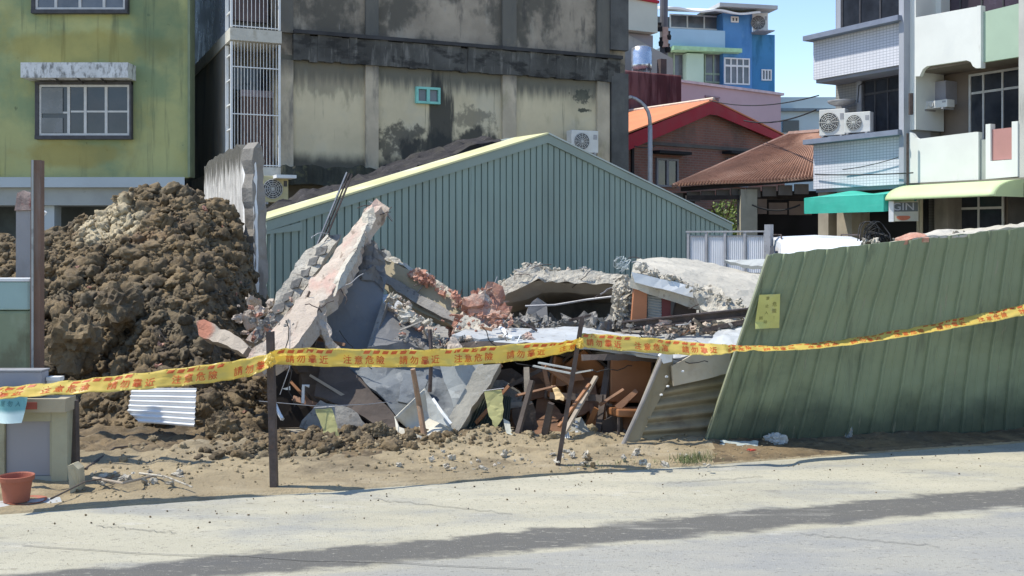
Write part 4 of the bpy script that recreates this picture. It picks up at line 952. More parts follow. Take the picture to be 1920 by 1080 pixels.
m_bgry = mk('blue_grey_panel', (.17,.185,.195), .8, .12, 3, [('noise', (.09,.10,.11), 3.5, .48, .62, .8), ('noise', (.33,.34,.33), 9, .56, .70, .6)], .4, 20)
m_lgry = mk('light_grey_sheet', (.36,.375,.36), .7, .1, 3, [('noise', (.2,.2,.19), 9, .54, .68, .7)], .2, 20)
m_bw = mk('bluish_white_sheet', (.44,.455,.45), .5, .08, 1.5, [('noise', (.25,.23,.2), (12,12,12), .58, .68, .7), ('noise', (.35,.31,.26), (3,3,3), .56, .70, .6), ('noise', (.46,.47,.46), (1.5,6,6), .54, .72, .6), ('noise', (.34,.32,.28), 9, .64, .76, .5)], .15, 14, spec=.4)
m_brk = mk('broken_brick', (.46,.24,.17), .95, .18, 6, [('noise', (.55,.43,.34), 6, .5, .66, .8), ('noise', (.33,.13,.09), 11, .58, .7, .6)], .8, 40)
m_wood = mk('brown_wood', (.24,.125,.068), .6, .18, (2,2,9), [('noise', (.08,.045,.03), (3,3,14), .52, .7, .6)], .15, 20, spec=.35)
m_chair = mk('chair_brown', (.27,.12,.05), .5, .15, 3, [('noise', (.16,.065,.03), 4, .55, .7, .5)], .1, 30, spec=.4)
m_dwood = mk('dark_plank', (.085,.068,.058), .85, .2, (2,2,6), [('noise', (.15,.12,.10), (3,3,10), .55, .7, .5)], .4, 20)
m_oldbd = mk('weathered_board', (.33,.28,.22), .85, .14, (3,3,8), [('noise', (.18,.14,.11), (5,5,12), .52, .7, .6)], .3, 25)
m_corr = mk('olive_corrugated', (.28,.245,.17), .7, .14, 2, [('noise', (.12,.09,.065), (3,3,5), .52, .7, .6), ('noise', (.32,.30,.24), 4, .6, .75, .5)], .2, 20, metal=.1)
m_dgreen = mk('dark_green_sheet', (.06,.07,.052), .7, .15, 2, [('noise', (.1,.1,.08), (6,6,2), .55, .7, .5)], .2, 30)

def corr(name, c00, c10, c11, c01, nw, amp, mat, parent=None, th=.004, prof='sine', warp=.0, seed=0, nv=10, spw=10):
    c00, c10, c11, c01 = map(Vector, (c00, c10, c11, c01))
    N_ = (c10-c00).cross(c01-c00).normalized()
    if N_.dot(Vector((0,0,HC))-c00) < 0: N_ = -N_
    def fn(u_, v_):
        p = c00.lerp(c10, u_).lerp(c01.lerp(c11, u_), v_); ph = u_*nw
        if prof == 'sine': h = amp*math.sin(ph*2*math.pi)
        elif prof == 'seam': f = ph % 1; h = amp if f < .10 else (amp*.18 if .47 < f < .53 or .7 < f < .74 else 0)
        else: f = ph % 1; h = amp*max(-1, min(1, 4*abs(2*f-1)-2))
        return p + N_*(h + warp*noise.noise(p*1.6+Vector((seed,0,0))) + warp*.3*noise.noise(p*5+Vector((seed,0,0))))
    return MB().grid(fn, int(nw*spw), nv, th).build(name, mat, parent)

# broken wall stub left of the shed
wb = thing('broken_wall', P(478, 560, 13), 'tall broken stub of whitewashed wall with a sunlit white end, beside the soil mound', 'wall')
m_ww = mk('streaked_whitewash', (.50,.48,.44), .9, .1, 2, [('noise', (.25,.23,.21), (9,9,.7), .48, .66, .8), ('noise', (.72,.71,.68), (5,5,.5), .55, .7, .6), ('z', (.075,.07,.055), 2.38, 2.62, (9,9,1.5), 1.0, .95)], .5, 16)
m_wend = mk('wall_end_grey', (.27,.25,.22), .95, .14, 3, [('noise', (.15,.135,.12), (5,5,1.5), .52, .68, .7), ('noise', (.42,.4,.36), (5,5,2), .6, .75, .5)], .7, 16)
a, b = P(382,450,16.5), P(457,450,12.98)
zt = lambda py, Y: HC+(HZ-py)/FPX*Y
f_ = slab('wall_face', [Vector((b.x,b.y,0)), Vector((b.x,b.y,zt(296,12.98))), Vector((b.x-.04,b.y+.1,zt(275,13.0))), P(446,272,13.4), P(425,282,14.2), P(405,292,15.2), P(383,312,16.5), Vector((a.x,a.y,0))],   .16, m_ww, wb, jag=.035, sub=.13, rough=.012, seed=4)
slab('white_end', [P(456,760,12.95), P(455,310,12.95), P(459,288,12.9), P(472,282,12.46), P(475,400,12.44), P(477,560,12.44), P(478,760,12.44)], .05, mk('whitewash_bright', (.82,.81,.78), .85, .04, 3, [('noise', (.5,.48,.45), (9,9,2), .6, .72, .5)], .3, 20), wb, jag=.02, sub=.08, rough=.006, seed=5)
slab('grey_end', [P(478,780,12.43), P(475,300,12.43), P(473,276,12.43), P(484,268,12.5), P(493,275,12.55), P(494,330,12.6), P(499,420,12.6), P(502,560,12.6), P(502,780,12.6)], .16, m_wend, wb, jag=.03, sub=.08, rough=.02, seed=6)

# heap of fine rubble under everything
def heap(x, y):
    px = 960 + x/y*FPX
    e = sm((px-560)/120)*sm((1460-px)/100)*sm((y-9.2)/.7)*sm((14.3-y)/1.2)
    p = Vector((x, y, 0))
    return -.02 + e*(.52 + .22*noise.noise(p*1.2) + .10*noise.noise(p*3.5) + .05*noise.noise(p*9) + .09*(.4-noise.voronoi(p*4)[0][0]))
m = MB(); m.grid(lambda u_, v_: Vector((-2.6+5.6*u_, 9.2+5.1*v_, heap(-2.6+5.6*u_, 9.2+5.1*v_))), 170, 130)
m_heap = mk('dusty_rubble', (.24,.205,.165), .95, .25, 4, [('noise', (.11,.095,.08), 6, .5, .66, .7), ('noise', (.42,.36,.3), 9, .6, .74, .6), ('noise', (.40,.22,.16), 3, .62, .72, .5)], .9, 35)
tag(m.build('rubble_heap', m_heap), 'low heap of crushed rubble beneath the collapsed slabs', 'rubble', kind='stuff')
def chunk(rr, r):   # angular chunk: squashed cube with jitter
    b = bmesh.new(); bmesh.ops.create_cube(b, size=2)
    bmesh.ops.subdivide_edges(b, edges=b.edges[:], cuts=2, use_grid_fill=True)
    s_ = Vector((rr.uniform(.6,1.4), rr.uniform(.5,1), rr.uniform(.35,.8)))*r; q = Matrix.Rotation(rr.uniform(0,6.28), 3, Vector((rr.gauss(0,1), rr.gauss(0,1), rr.gauss(0,1))).normalized()); o_ = Vector((rr.random()*50,0,0))
    out = [q @ Vector([c_*k for c_, k in zip((v.co + Vector((noise.noise(v.co*1.1+o_), noise.noise(v.co*1.1+o_*2), noise.noise(v.co*1.1+o_*3)))*.75 + v.co*(.55*noise.noise(v.co*2.3+o_)-.22*(v.co.length-1))), s_)]) for v in b.verts]
    fs = [[v.index for v in f.verts] for f in b.faces]; b.free(); return out, fs
def chunks(name, mat, n, fn, r0, r1, label, cat, seed, kind='stuff', parent=None):
    rr = random.Random(seed); m = MB()
    for _ in range(n):
        c_ = fn(rr); vs, fs = chunk(rr, r0*(r1/r0)**(rr.random()**1.6)); m.add([v + Vector(c_) for v in vs], fs)
    o = m.build(name, mat, parent)
    if not parent: tag(o, label, cat, kind=kind)
    else: o['kind'] = 'stuff'
    return o
def onheap(px0, px1, y0, y1):
    def f(rr):
        y = rr.uniform(y0, y1); x = (rr.uniform(px0, px1)-960)/FPX*y; return (x, y, heap(x, y)+.02)
    return f
def inbox(px0, px1, py0, py1, Y0, Y1):
    return lambda rr: P(rr.uniform(px0,px1), rr.uniform(py0,py1), rr.uniform(Y0,Y1))
chunks('grey_rubble_chunks', m_conc, 420, onheap(600,1430,9.4,13.2), .02, .14, 'angular grey concrete chunks strewn between the slabs', 'rubble', 1)
chunks('pale_rubble_chunks', m_lite, 260, onheap(640,1430,9.6,13.0), .015, .09, 'pale plaster chunks strewn between the slabs', 'rubble', 2)

# leaning slabs on the left
t = thing('leaning_beam', P(600, 640, 9), 'long leaning beam of peeling pink and cream plaster, the tallest piece of the wreck', 'concrete beam')
slab('plaster_face', [P(458,676,8.5), P(508,627,8.75), P(560,556,9.15), P(622,478,9.65), P(655,432,9.9), P(688,392,10.15), P(703,376,10.25), P(712,386,10.1), P(690,417,9.95), P(668,465,9.6), P(641,515,9.3), P(625,552,9.05), P(600,566,9.0), P(586,600,8.8), P(560,640,8.62), P(520,665,8.5), P(490,678,8.45)], .16, m_plas, t, jag=.03, sub=.055, rough=.016, freq=7, seed=7)
slab('smooth_edge', [P(690,417,9.92), P(688,396,10.0), P(700,388,10.0), P(706,410,9.98), P(690,440,9.85), P(668,490,9.5), P(648,530,9.25), P(628,554,9.05), P(641,515,9.24), P(668,465,9.55)], .07, m_lite, t, jag=.012, sub=.06, rough=.008, seed=8)
slab('broken_end', [P(703,376,10.2), P(716,380,10.15), P(731,391,10.1), P(728,404,10.1), P(708,424,10.1), P(692,440,10.1), P(697,412,10.05), P(690,400,10.05)], .12, m_plas, t, jag=.035, sub=.05, rough=.03, freq=12, seed=9)
t = thing('ribbed_beam', P(540, 620, 10), 'second leaning beam with a row of dark notches, behind the pink plaster beam', 'concrete beam')
slab('face', [P(462,638,9.3), P(500,590,9.5), P(540,520,9.9), P(566,478,10.2), P(612,440,10.5), P(628,452,10.4), P(600,500,10.1), P(560,556,9.8), P(520,612,9.5), P(490,648,9.3)], .12, m_lite, t, jag=.02, sub=.07, rough=.012, seed=10)
for i in range(8):
    k = i/7.5; q = P(482,628,9.28).lerp(P(606,462,10.28), k)
    slab('notch', [q+Vector((-.05,0,-.05)), q+Vector((.045,0,-.015)), q+Vector((.07,.02,.065)), q+Vector((-.02,.02,.035))], .03, m_conc, t, jag=.012, sub=.04, rough=.01, seed=40+i)
slab('rear_web', [P(562,484,10.4), P(552,520,10.2), P(575,540,10.2), P(626,470,10.5), P(640,440,10.6), P(618,440,10.6)], .05, m_conc, t, jag=.02, sub=.08, seed=11)
t = thing('steel_channel', P(600, 446, 10.6), 'slender dark steel channel jutting up above the leaning beams', 'steel bar')
a, b = P(596,470,10.5), P(655,326,10.8); d = (b-a).normalized(); sx = d.cross(Vector((0,-1,0))).normalized()
MB().beam(a, b, .008, .055, up=(0,-1,0)).build('web', M['steel_dark'], t)
for k, mm in ((-1, M['steel_dark']), (1, M['grey_metal'])): MB().beam(a+sx*k*.028*-1, b+sx*k*.028*-1, .012, .05, up=(0,-1,0)).build('flange', mm, t)

t = thing('dark_wall_panel', P(660, 640, 9.6), 'dark grey wall panel standing in the shade under the leaning pink beam', 'wall panel')
slab('panel', [P(604,560,9.5), P(640,517,9.7), P(668,470,9.95), P(700,446,10.1), P(720,476,10.0), P(722,520,9.9), P(716,567,9.7), P(704,612,9.45), P(690,662,9.25), P(622,662,9.2), P(612,610,9.35)], .10, m_dgry, t, jag=.02, sub=.09, rough=.01, lump=.05, seed=12)
for i, pts in enumerate(([(664,482),(700,452),(724,478),(722,512),(700,500),(676,508)], [(672,508),(700,500),(720,520),(718,548),(700,530),(680,525)])):
    slab('crumpled_flap', [P(x, y, 9.80-.04*i) for x, y in pts], .02, m_dgry, t, jag=.03, sub=.035, rough=.045, freq=9, seed=13+i)
m = MB(); m.beam(P(722,572,9.55), P(694,658,9.15), .05, .05); m.build('edge_strip', m_conc, t)
o = slab('brick_debris_edge', [P(598,566,8.98), P(612,562,9.0), P(614,600,8.95), P(628,640,8.85), P(650,662,8.8), P(632,664,8.8), P(606,640,8.85), P(592,600,8.9)], .06, m_plas, None, jag=.04, sub=.04, rough=.03, freq=12, seed=15)
tag(o, 'ragged plaster edge hanging below the middle of the leaning pink beam', 'debris')
o = slab('shadowed_plate', [P(540,668,8.75), P(580,618,9.1), P(604,614,9.2), P(640,664,9.1), P(660,700,9.1), P(560,700,8.9)], .05, m_dwood, None, jag=.02, sub=.1, rough=.01, seed=16)
tag(o, 'dark olive plate in the shade just above the tape near the first post', 'panel')
o = slab('plaster_shard', [P(464,676,8.45), P(474,650,8.5), P(500,640,8.5), P(510,660,8.45), P(500,690,8.35), P(486,700,8.3)], .08, m_plas, None, jag=.03, sub=.05, rough=.02, seed=17)
tag(o, 'pink plaster shard at the foot of the leaning beam, behind the first steel post', 'debris')

# right of the peak
t = thing('sloping_wall_beam', P(800, 560, 10), 'tan beam sloping down to the right from the peak, with a broken upper rim', 'concrete beam')
slab('face', [P(718,478,10.35), P(760,500,10.2), P(798,522,10.1), P(858,566,9.9), P(905,604,9.75), P(885,618,9.7), P(850,612,9.75), P(798,590,9.9), P(760,568,10.05), P(717,540,10.2)], .14, m_tan, t, jag=.02, sub=.08, rough=.008, seed=18)
slab('lower_band', [P(718,508,10.2), P(800,560,9.92), P(880,606,9.68), P(876,616,9.66), P(798,578,9.85), P(718,528,10.12)], .04, m_conc, t, jag=.012, sub=.08, rough=.008, seed=19)
slab('broken_rim', [P(712,470,10.35), P(722,468,10.4), P(764,492,10.3), P(805,514,10.15), P(862,556,9.95), P(880,575,9.85), P(868,582,9.85), P(820,540,10.05), P(775,512,10.2), P(722,486,10.3)], .16, m_lite, t, jag=.035, sub=.045, rough=.03, freq=12, seed=20)
chunks('brick_crumbs', m_brk, 60, lambda rr: P(770,508,10.1).lerp(P(872,574,9.78), rr.random())+Vector((rr.uniform(-.04,.04), 0, rr.uniform(-.03,.04))), .012, .045, '', '', 21, parent=t)
t = thing('grey_wall_sheet', P(760, 640, 9.4), 'grey wall sheet with a crushed brick rim, lying below the tan sloping beam', 'wall panel')
slab('sheet', [P(716,574,9.6), P(742,578,9.65), P(780,606,9.5), P(818,648,9.25), P(824,668,9.1), P(694,668,9.0), P(704,618,9.3)], .04, m_dgry, t, jag=.015, sub=.08, rough=.012, seed=22)
slab('rim', [P(720,572,9.55), P(748,562,9.65), P(790,592,9.5), P(828,640,9.2), P(824,652,9.15), P(806,636,9.25), P(778,608,9.4), P(742,586,9.5)], .07, m_plas, t, jag=.035, sub=.04, rough=.03, freq=12, seed=23)
chunks('rim_crumbs', m_lite, 36, lambda rr: P(735,562,9.55).lerp(P(828,640,9.15), rr.random())+Vector((rr.uniform(-.05,.06), rr.uniform(-.05,0), rr.uniform(-.04,.05))), .01, .05, '', '', 24, parent=t)
o = slab('white_sheet_scrap', [P(716,552,9.8), P(738,552,9.8), P(756,572,9.6), P(742,580,9.55), P(718,570,9.6)], .02, m_bw, None, jag=.01, sub=.05, rough=.01, seed=25)
tag(o, 'small bright white sheet scrap between the dark panel and the tan beam', 'debris')

# pink brick rubble pile
t = thing('brick_rubble_pile', P(900, 610, 10), 'pile of pink broken brick and plaster lumps between the tan beam and the arched slab', 'rubble')
def hp(u_, v_):
    x = -.62+.62*u_*1.0; a = P(852+105*u_, 0, 9.6+.9*v_); e = (math.sin(math.pi*min(1,max(0,u_*.95+.05)))**.6)*math.sin(math.pi*min(1,v_*.85+.1))
    z = .66 + .42*e + .05*noise.noise((u_*9, v_*9, 1)) + .03*noise.noise((u_*22, v_*22, 1)); return (a.x, a.y, z)
MB().grid(hp, 50, 40).build('core', m_brk, t)
rr = random.Random(31)
for i in range(34):
    u_, v_ = rr.random(), rr.random()*.7; c_ = Vector(hp(u_, v_)); vs, fs = chunk(rr, rr.uniform(.035,.10)); MB().add([v+c_ for v in vs], fs).build('brick_lump', m_brk if rr.random() < .7 else m_plas, t)
for i, (x0, y0, x1, y1) in enumerate(((868,556,905,552),(880,575,940,580),(890,590,940,604))):
    slab('brick_course', [P(x0,y0,9.62), P(x1,y1,9.66), P(x1+2,y1+18,9.6), P(x0,y0+15,9.58)], .1, m_brk, t, jag=.03, sub=.04, rough=.025, freq=14, seed=50+i)
o = slab('grey_plaster_wedge', [P(872,592,9.5), P(900,600,9.45), P(935,625,9.3), P(880,628,9.3), P(850,622,9.4)], .06, m_lite, None, jag=.02, sub=.05, rough=.02, seed=54)
tag(o, 'flat pale plaster wedge in front of the pink brick pile', 'debris')

# arched slab
t = thing('arched_slab', P(1040, 560, 11), 'humped concrete slab broken at its crest, roofing a dark hollow in the middle', 'concrete slab')
top_ = [(908,553),(935,532),(966,512),(985,500),(1003,496),(1020,503),(1032,509),(1086,507),(1130,510),(1178,514)]
bot_ = [(930,566),(952,550),(985,534),(1010,524),(1022,527),(1034,531),(1086,530),(1130,532),(1178,535)]
slab('rough_edge', [P(x, y, 10.9) for x, y in top_] + [P(x, y, 10.8) for x, y in bot_[::-1]], 1.3, m_lite, t, jag=.022, sub=.05, rough=.02, freq=10, seed=26, back_rough=.01, ext=(.1,1.5,-.22))
bot2 = [(936,572),(965,566),(990,560),(1016,549),(1060,548),(1110,552),(1158,552),(1172,545)]
slab('smooth_underside', [P(x, y, 10.85) for x, y in bot_[:]] + [P(x, y, 11.0) for x, y in bot2[::-1]], .9, mk('warm_grey_render', (.30,.265,.215), .9, .1, 2, [('noise', (.2,.17,.14), 3, .55, .7, .6)], .25, 14), t, jag=.01, sub=.07, rough=.012, seed=27, back_rough=.005, ext=(.1,1.0,-.15))
chunks('crest_crumbs', m_lite, 80, lambda rr: Vector(P(*(lambda i, f: (top_[i][0]+(top_[i+1][0]-top_[i][0])*f, top_[i][1]+(top_[i+1][1]-top_[i][1])*f))(rr.randrange(8), rr.random()), 10.9))+Vector((0, rr.uniform(0,.25), rr.uniform(-.03,.02))), .008, .03, '', '', 28, parent=t)
o = slab('hollow_backing', [P(900,640,12.2), P(900,560,12.2), P(960,548,12.2), P(1200,540,12.2), P(1450,520,12.2), P(1450,660,12.2)], .1, m_dgry, None, jag=.02, sub=.2, rough=.02, seed=29)  # added panel that keeps sunlit ground from showing through the dark hollow
tag(o, 'added dark backing panel deep inside the hollow under the humped slab', 'wall')
o = slab('tilted_block', [P(980,612,10.6), P(990,575,10.7), P(1008,558,10.8), P(1024,570,10.8), P(1030,612,10.6)], .15, m_dgry, None, jag=.015, sub=.08, rough=.01, seed=30)
tag(o, 'dark tilted block standing in the hollow under the humped slab', 'concrete block')
m = MB(); m.tube([P(985,574,10.3), P(1040,572,10.25), P(1100,562,10.2), P(1150,556,10.1)], .010, 6); tag(m.build('slack_cable', M['grey_metal']), 'pale cable strung across the dark hollow under the humped slab', 'cable')
chunks('hollow_rubble', m_conc, 50, inbox(925,1150,598,622,9.7,10.3), .02, .09, 'grey lumps on the floor at the mouth of the dark hollow', 'rubble', 33)

# crushed column
t = thing('crushed_column', P(1165, 600, 9.9), 'crushed concrete column with exposed pebbles, left of the brown window frames', 'column')
slab('core', [P(1150,602,9.9), P(1147,575,9.95), P(1154,545,10), P(1163,518,10.1), P(1180,512,10.1), P(1188,530,10.05), P(1182,550,10), P(1172,570,9.95), P(1168,602,9.9)], .2, m_lite, t, jag=.04, sub=.035, rough=.04, freq=16, seed=34)
chunks('pebbles', m_lite, 90, inbox(1150,1184,520,600,9.86,9.92), .008, .026, '', '', 35, parent=t)
for i in range(7):
    rr = random.Random(60+i); p = P(1172+rr.uniform(-8,8), 505, 10.05); pts = [p]
    for k in range(9): a = i+k*.8; pts.append(p + Vector((.05*math.cos(a)-.02*k*.3, .04*math.sin(a), .012*k+.03*math.sin(a*1.3))))
    MB().tube(pts, .0045, 5).build('rebar', mk('pale_rebar', (.42,.46,.45), .6, .2, 8) if i == 0 else bpy.data.materials['pale_rebar'], t)

# right roof slab with window frames beneath
t = thing('tilted_roof_slab', P(1300, 520, 10.5), 'broad whitish roof slab tilted towards the road, with a clean white fascia on its left', 'roof slab')
m_rtop = mk('bleached_roof_top', (.46,.43,.36), .9, .1, 1.6, [('noise', (.24,.2,.16), 26, .58, .68, .7), ('noise', (.45,.42,.35), (2,2,2), .52, .7, .7), ('noise', (.28,.25,.2), 9, .60, .72, .6), ('noise', (.55,.48,.30), 1.2, .6, .75, .5)], .6, 18)
slab('top', [P(1184,512,9.6), P(1188,495,10.4), P(1200,484,11.4), P(1260,487,12.0), P(1330,494,12.2), P(1432,510,11.6), P(1424,540,10.4), P(1404,590,9.3), P(1378,584,9.3), P(1330,562,9.45), P(1258,538,9.55)], .12, m_rtop, t, jag=.025, sub=.08, rough=.022, lump=.05, freq=5, seed=36, flip=False)
slab('white_fascia', [P(1184,510,9.52), P(1215,517,9.5), P(1262,527,9.48), P(1310,543,9.42), P(1306,560,9.42), P(1258,546,9.46), P(1190,529,9.52)], .1, M['white'], t, jag=.006, sub=.08, rough=.004, seed=37)
slab('broken_corner', [P(1300,540,9.35), P(1325,528,9.45), P(1360,548,9.3), P(1400,575,9.15), P(1398,592,9.1), P(1370,588,9.15), P(1345,598,9.15), P(1325,580,9.25), P(1308,572,9.3)], .1, m_lite, t, jag=.04, sub=.045, rough=.035, freq=9, seed=38)
chunks('edge_crumbs', m_lite, 90, lambda rr: P(1190,503,9.65).lerp(P(1395,578,9.1), rr.random()**.8)+Vector((rr.uniform(-.05,.05), rr.uniform(0,.3), rr.uniform(0,.04))), .01, .05, '', '', 39, parent=t)
o = slab('grey_top_sheet', [P(1355,488,12.2), P(1440,486,11.5), P(1437,500,11.2), P(1400,498,11.6)], .04, m_lgry, None, jag=.015, sub=.1, rough=.01, seed=41)
tag(o, 'flat pale sheet lying on the back of the tilted roof slab below the white fence', 'sheet')
o = slab('crumpled_membrane', [P(1336,600,9.2), P(1350,560,9.4), P(1388,590,9.15), P(1400,610,9.0), P(1380,612,9.0)], .03, m_lite, None, jag=.03, sub=.035, rough=.05, freq=8, seed=42)
tag(o, 'crumpled grey membrane hanging below the right corner of the tilted roof slab', 'debris')
m_fr = mk('orange_brown_frame', (.46,.19,.09), .6, .12, 3, [('noise', (.28,.10,.05), 4, .55, .7, .5)], spec=.35)
m_frd = mk('dark_red_frame', (.16,.045,.045), .6, .15, 3)
t = thing('window_wall', P(1250, 600, 9.6), 'crushed wall of orange brown window frames and louvres under the tilted roof slab', 'window frame')
def plate(px_pts, Y, th, mat, name, parent=t, Y2=None):
    xs = [q[0] for q in px_pts]; x0, x1 = min(xs), max(xs); Y2 = Y if Y2 is None else Y2
    pts = [P(x, y, Y + (Y2-Y)*(x-x0)/max(1, x1-x0)) for x, y in px_pts]
    return MB().prism(pts, (0, th, 0)).build(name, mat, parent)
plate([(1184,606),(1190,531),(1214,538),(1212,604)], 9.62, .1, m_fr, 'frame_post')
plate([(1215,603),(1214,560),(1216,540),(1240,548),(1240,600)], 9.70, .03, M['glass_grey'], 'louvre_pane')
for k in range(9):
    m = MB(); m.beam(P(1214,556+k*5.2,9.66), P(1240,560+k*5.2,9.66), .012, .028, up=(0,-.6,.8)); m.build('louvre', m_lgry, t)
plate([(1241,602),(1241,546),(1258,552),(1257,600)], 9.64, .08, m_frd, 'frame_post')
plate([(1260,600),(1270,556),(1326,568),(1326,592),(1262,602)], 9.72, .05, mk('brown_shutter', (.12,.095,.085), .8, .12, 3), 'shutter')
plate([(1259,590),(1261,602),(1258,612)], 9.60, .05, m_frd, 'splinter')
plate([(1326,600),(1327,565),(1352,572),(1350,600)], 9.55, .12, M['white'], 'white_post')
plate([(1184,620),(1184,600),(1326,596),(1326,612)], 9.75, .05, M['dark'], 'sill')
t = thing('steel_beam', P(1280, 600, 9.1), 'long dark steel beam lying level in front of the brown window frames', 'steel beam')
a, b = P(1168,610,9.15), P(1406,585,8.9)
MB().beam(a, b, .02, .05).build('web', M['steel_dark'], t); MB().beam(a+Vector((0,0,.03)), b+Vector((0,0,.03)), .09, .012).build('flange', M['steel_dark'], t); MB().beam(a-Vector((0,0,.03)), b-Vector((0,0,.03)), .09, .012).build('flange', M['steel_dark'], t)
m = MB(); m.beam(P(1318,619,8.95), P(1405,601,8.85), .05, .035); tag(m.build('short_steel_bar', M['steel_dark']), 'shorter dark steel bar below the right end of the long steel beam', 'steel bar')
chunks('beam_rubble', m_plas, 70, inbox(1175,1340,606,626,9.05,9.5), .01, .05, 'small plaster lumps lying along the long steel beam', 'rubble', 43)

# pale roof sheets that cover the front cavity
o = slab('cavity_shade_deck', [P(600,690,8.9), P(700,668,9.3), P(820,650,9.3), P(1000,654,9.1), P(1240,662,8.7), P(1380,640,8.9), P(1400,612,11.0), P(1000,606,11.4), P(800,612,11.4), P(640,640,10.4)], .06, m_conc, None, jag=.02, sub=.16, rough=.015, seed=44)  # added slab hidden under the sheets, keeps sun out of the cavity
tag(o, 'added concrete deck hidden under the pale roof sheets to shade the dark cavity', 'roof slab')
t = thing('pale_roof_sheets', P(1060, 630, 8.9), 'long bluish white roofing sheet running from the brick pile towards the fallen green wall', 'roofing sheet')
slab('main_sheet', [P(925,640,8.85), P(960,618,9.6), P(1090,612,9.8), P(1170,626,9.4), P(1340,628,9.2), P(1385,640,8.75), P(1300,660,8.4), P(1245,668,8.35), P(1100,648,8.6), P(1010,648,8.7)], .03, m_bw, t, jag=.012, sub=.08, rough=.014, freq=4, seed=45)
slab('overlap_sheet', [P(848,628,9.0), P(880,614,9.5), P(1000,616,9.5), P(985,628,9.0), P(900,636,8.9)], .025, m_bw, t, jag=.012, sub=.06, rough=.012, seed=46)
slab('fold', [P(1060,622,8.9), P(1150,632,8.7), P(1250,655,8.35), P(1235,664,8.3), P(1120,646,8.5), P(1062,638,8.6)], .02, m_bw, t, jag=.01, sub=.07, rough=.02, seed=47)
o = slab('bright_sheet_corner', [P(1328,640,8.6), P(1350,618,8.9), P(1400,600,9.0), P(1396,624,8.65), P(1380,648,8.4), P(1340,658,8.35), P(1250,678,8.3), P(1262,662,8.35)], .025, m_bw, None, jag=.012, sub=.05, rough=.03, freq=6, seed=48)
tag(o, 'bright crumpled bluish white sheet tucked against the edge of the fallen green wall', 'sheet')
o = slab('brown_soffit_strip', [P(850,640,8.9), P(930,642,8.8), P(1060,648,8.6), P(1060,662,8.6), P(930,664,8.75), P(850,668,8.85)], .05, m_dwood, None, jag=.02, sub=.08, rough=.01, seed=49)
tag(o, 'dark brown strip of boarding just under the pale roofing sheet, above the tape', 'board')
o = slab('plaster_flake', [P(838,662,8.7), P(845,640,8.8), P(852,632,8.85), P(860,645,8.8), P(874,660,8.7), P(870,674,8.65)], .03, m_plas, None, jag=.03, sub=.03, rough=.03, freq=14, seed=55)
tag(o, 'pale pointed plaster flake just above the tape, left of the brown boarding', 'debris')
chunks('front_rubble_line', m_plas, 60, lambda rr: (lambda px: P(px, 655 if px < 880 else 640, 8.95)+Vector((0, rr.uniform(-.1,.4), rr.uniform(-.06,.05))))(rr.uniform(745,1000)), .01, .05, 'broken plaster crumbs scattered above the yellow tape', 'rubble', 56)
m = MB(); m.tube([P(938,615,9.2), P(944,618,9.1), P(950,630,9.0), P(962,634,8.9)], .018, 6); m.tube([P(975,630,8.9), P(968,645,8.8), P(976,656,8.8)], .006, 5)
tag(m.build('bent_white_strip', M['white']), 'bent white strip standing on the pale roofing beside the brick pile', 'debris')

# lower left of the wreck
o = slab('dark_timber_sheet', [P(600,688,8.9), P(650,686,8.95), P(700,735,8.75), P(748,790,8.55), P(742,806,8.5), P(700,792,8.55), P(640,762,8.7), P(588,742,8.8)], .03, m_dwood, None, jag=.015, sub=.08, rough=.02, seed=57)
tag(o, 'dark brown board sloping down to the right below the tape, above a black hole', 'board')
o = slab('cavity_backing', [P(500,860,9.15), P(505,690,9.3), P(620,680,9.4), P(860,680,9.45), P(1400,650,9.5), P(1400,870,9.3), P(900,870,9.2)], .06, mk('cavity_shade_black', (.025,.02,.017), .95, .3, 2), None, jag=.02, sub=.2, rough=.02, seed=58)  # added backing, coloured near black in place of the cavity's shade
tag(o, 'added near black backing standing in for shade in the cavity behind the chairs and boards', 'wall')
t = thing('blue_grey_wall_sheet', P(760, 740, 8.8), 'stained blue grey wall sheet below the tape, behind the round wooden stake', 'wall panel')
slab('sheet', [P(646,684,9.0), P(760,680,9.0), P(840,680,9.0), P(864,700,8.95), P(884,752,8.7), P(858,790,8.6), P(800,800,8.6), P(744,780,8.62), P(706,738,8.75)], .03, m_bgry, t, jag=.02, sub=.07, rough=.025, lump=.06, seed=59)
slab('folded_flap', [P(744,752,8.6), P(758,700,8.8), P(800,712,8.75), P(790,760,8.6)], .02, m_bgry, t, jag=.02, sub=.06, rough=.02, seed=60)
o = slab('light_grey_sheet', [P(824,682,8.75), P(908,680,8.75), P(898,712,8.7), P(868,756,8.62), P(852,764,8.6), P(840,730,8.68)], .02, m_lgry, None, jag=.012, sub=.06, rough=.012, seed=61)
tag(o, 'light grey speckled sheet wedged between the blue grey sheet and the diagonal beam', 'sheet')
o = slab('diagonal_beam', [P(898,686,8.55), P(938,682,8.55), P(926,706,8.5), P(886,764,8.35), P(846,826,8.22), P(820,830,8.2), P(832,800,8.27), P(866,742,8.42)], .12, mk('greyish_beam', (.33,.31,.26), .9, .1, 3, [('noise', (.22,.2,.17), 5, .55, .7, .6), ('noise', (.48,.47,.43), 6, .62, .74, .6)], .5, 22), None, jag=.014, sub=.06, rough=.008, seed=62)
tag(o, 'grey beam slanting down left to the ground in front of the dark green sheet', 'beam')
t = thing('bent_tub', P(790, 810, 8.3), 'bent cream white panel like half a tub, standing behind the wooden stake', 'panel')
m_tub = mk('tub_cream', (.56,.53,.44), .5, .07, 3, [('noise', (.35,.31,.24), 4, .55, .72, .5)], .1, 20, spec=.4)
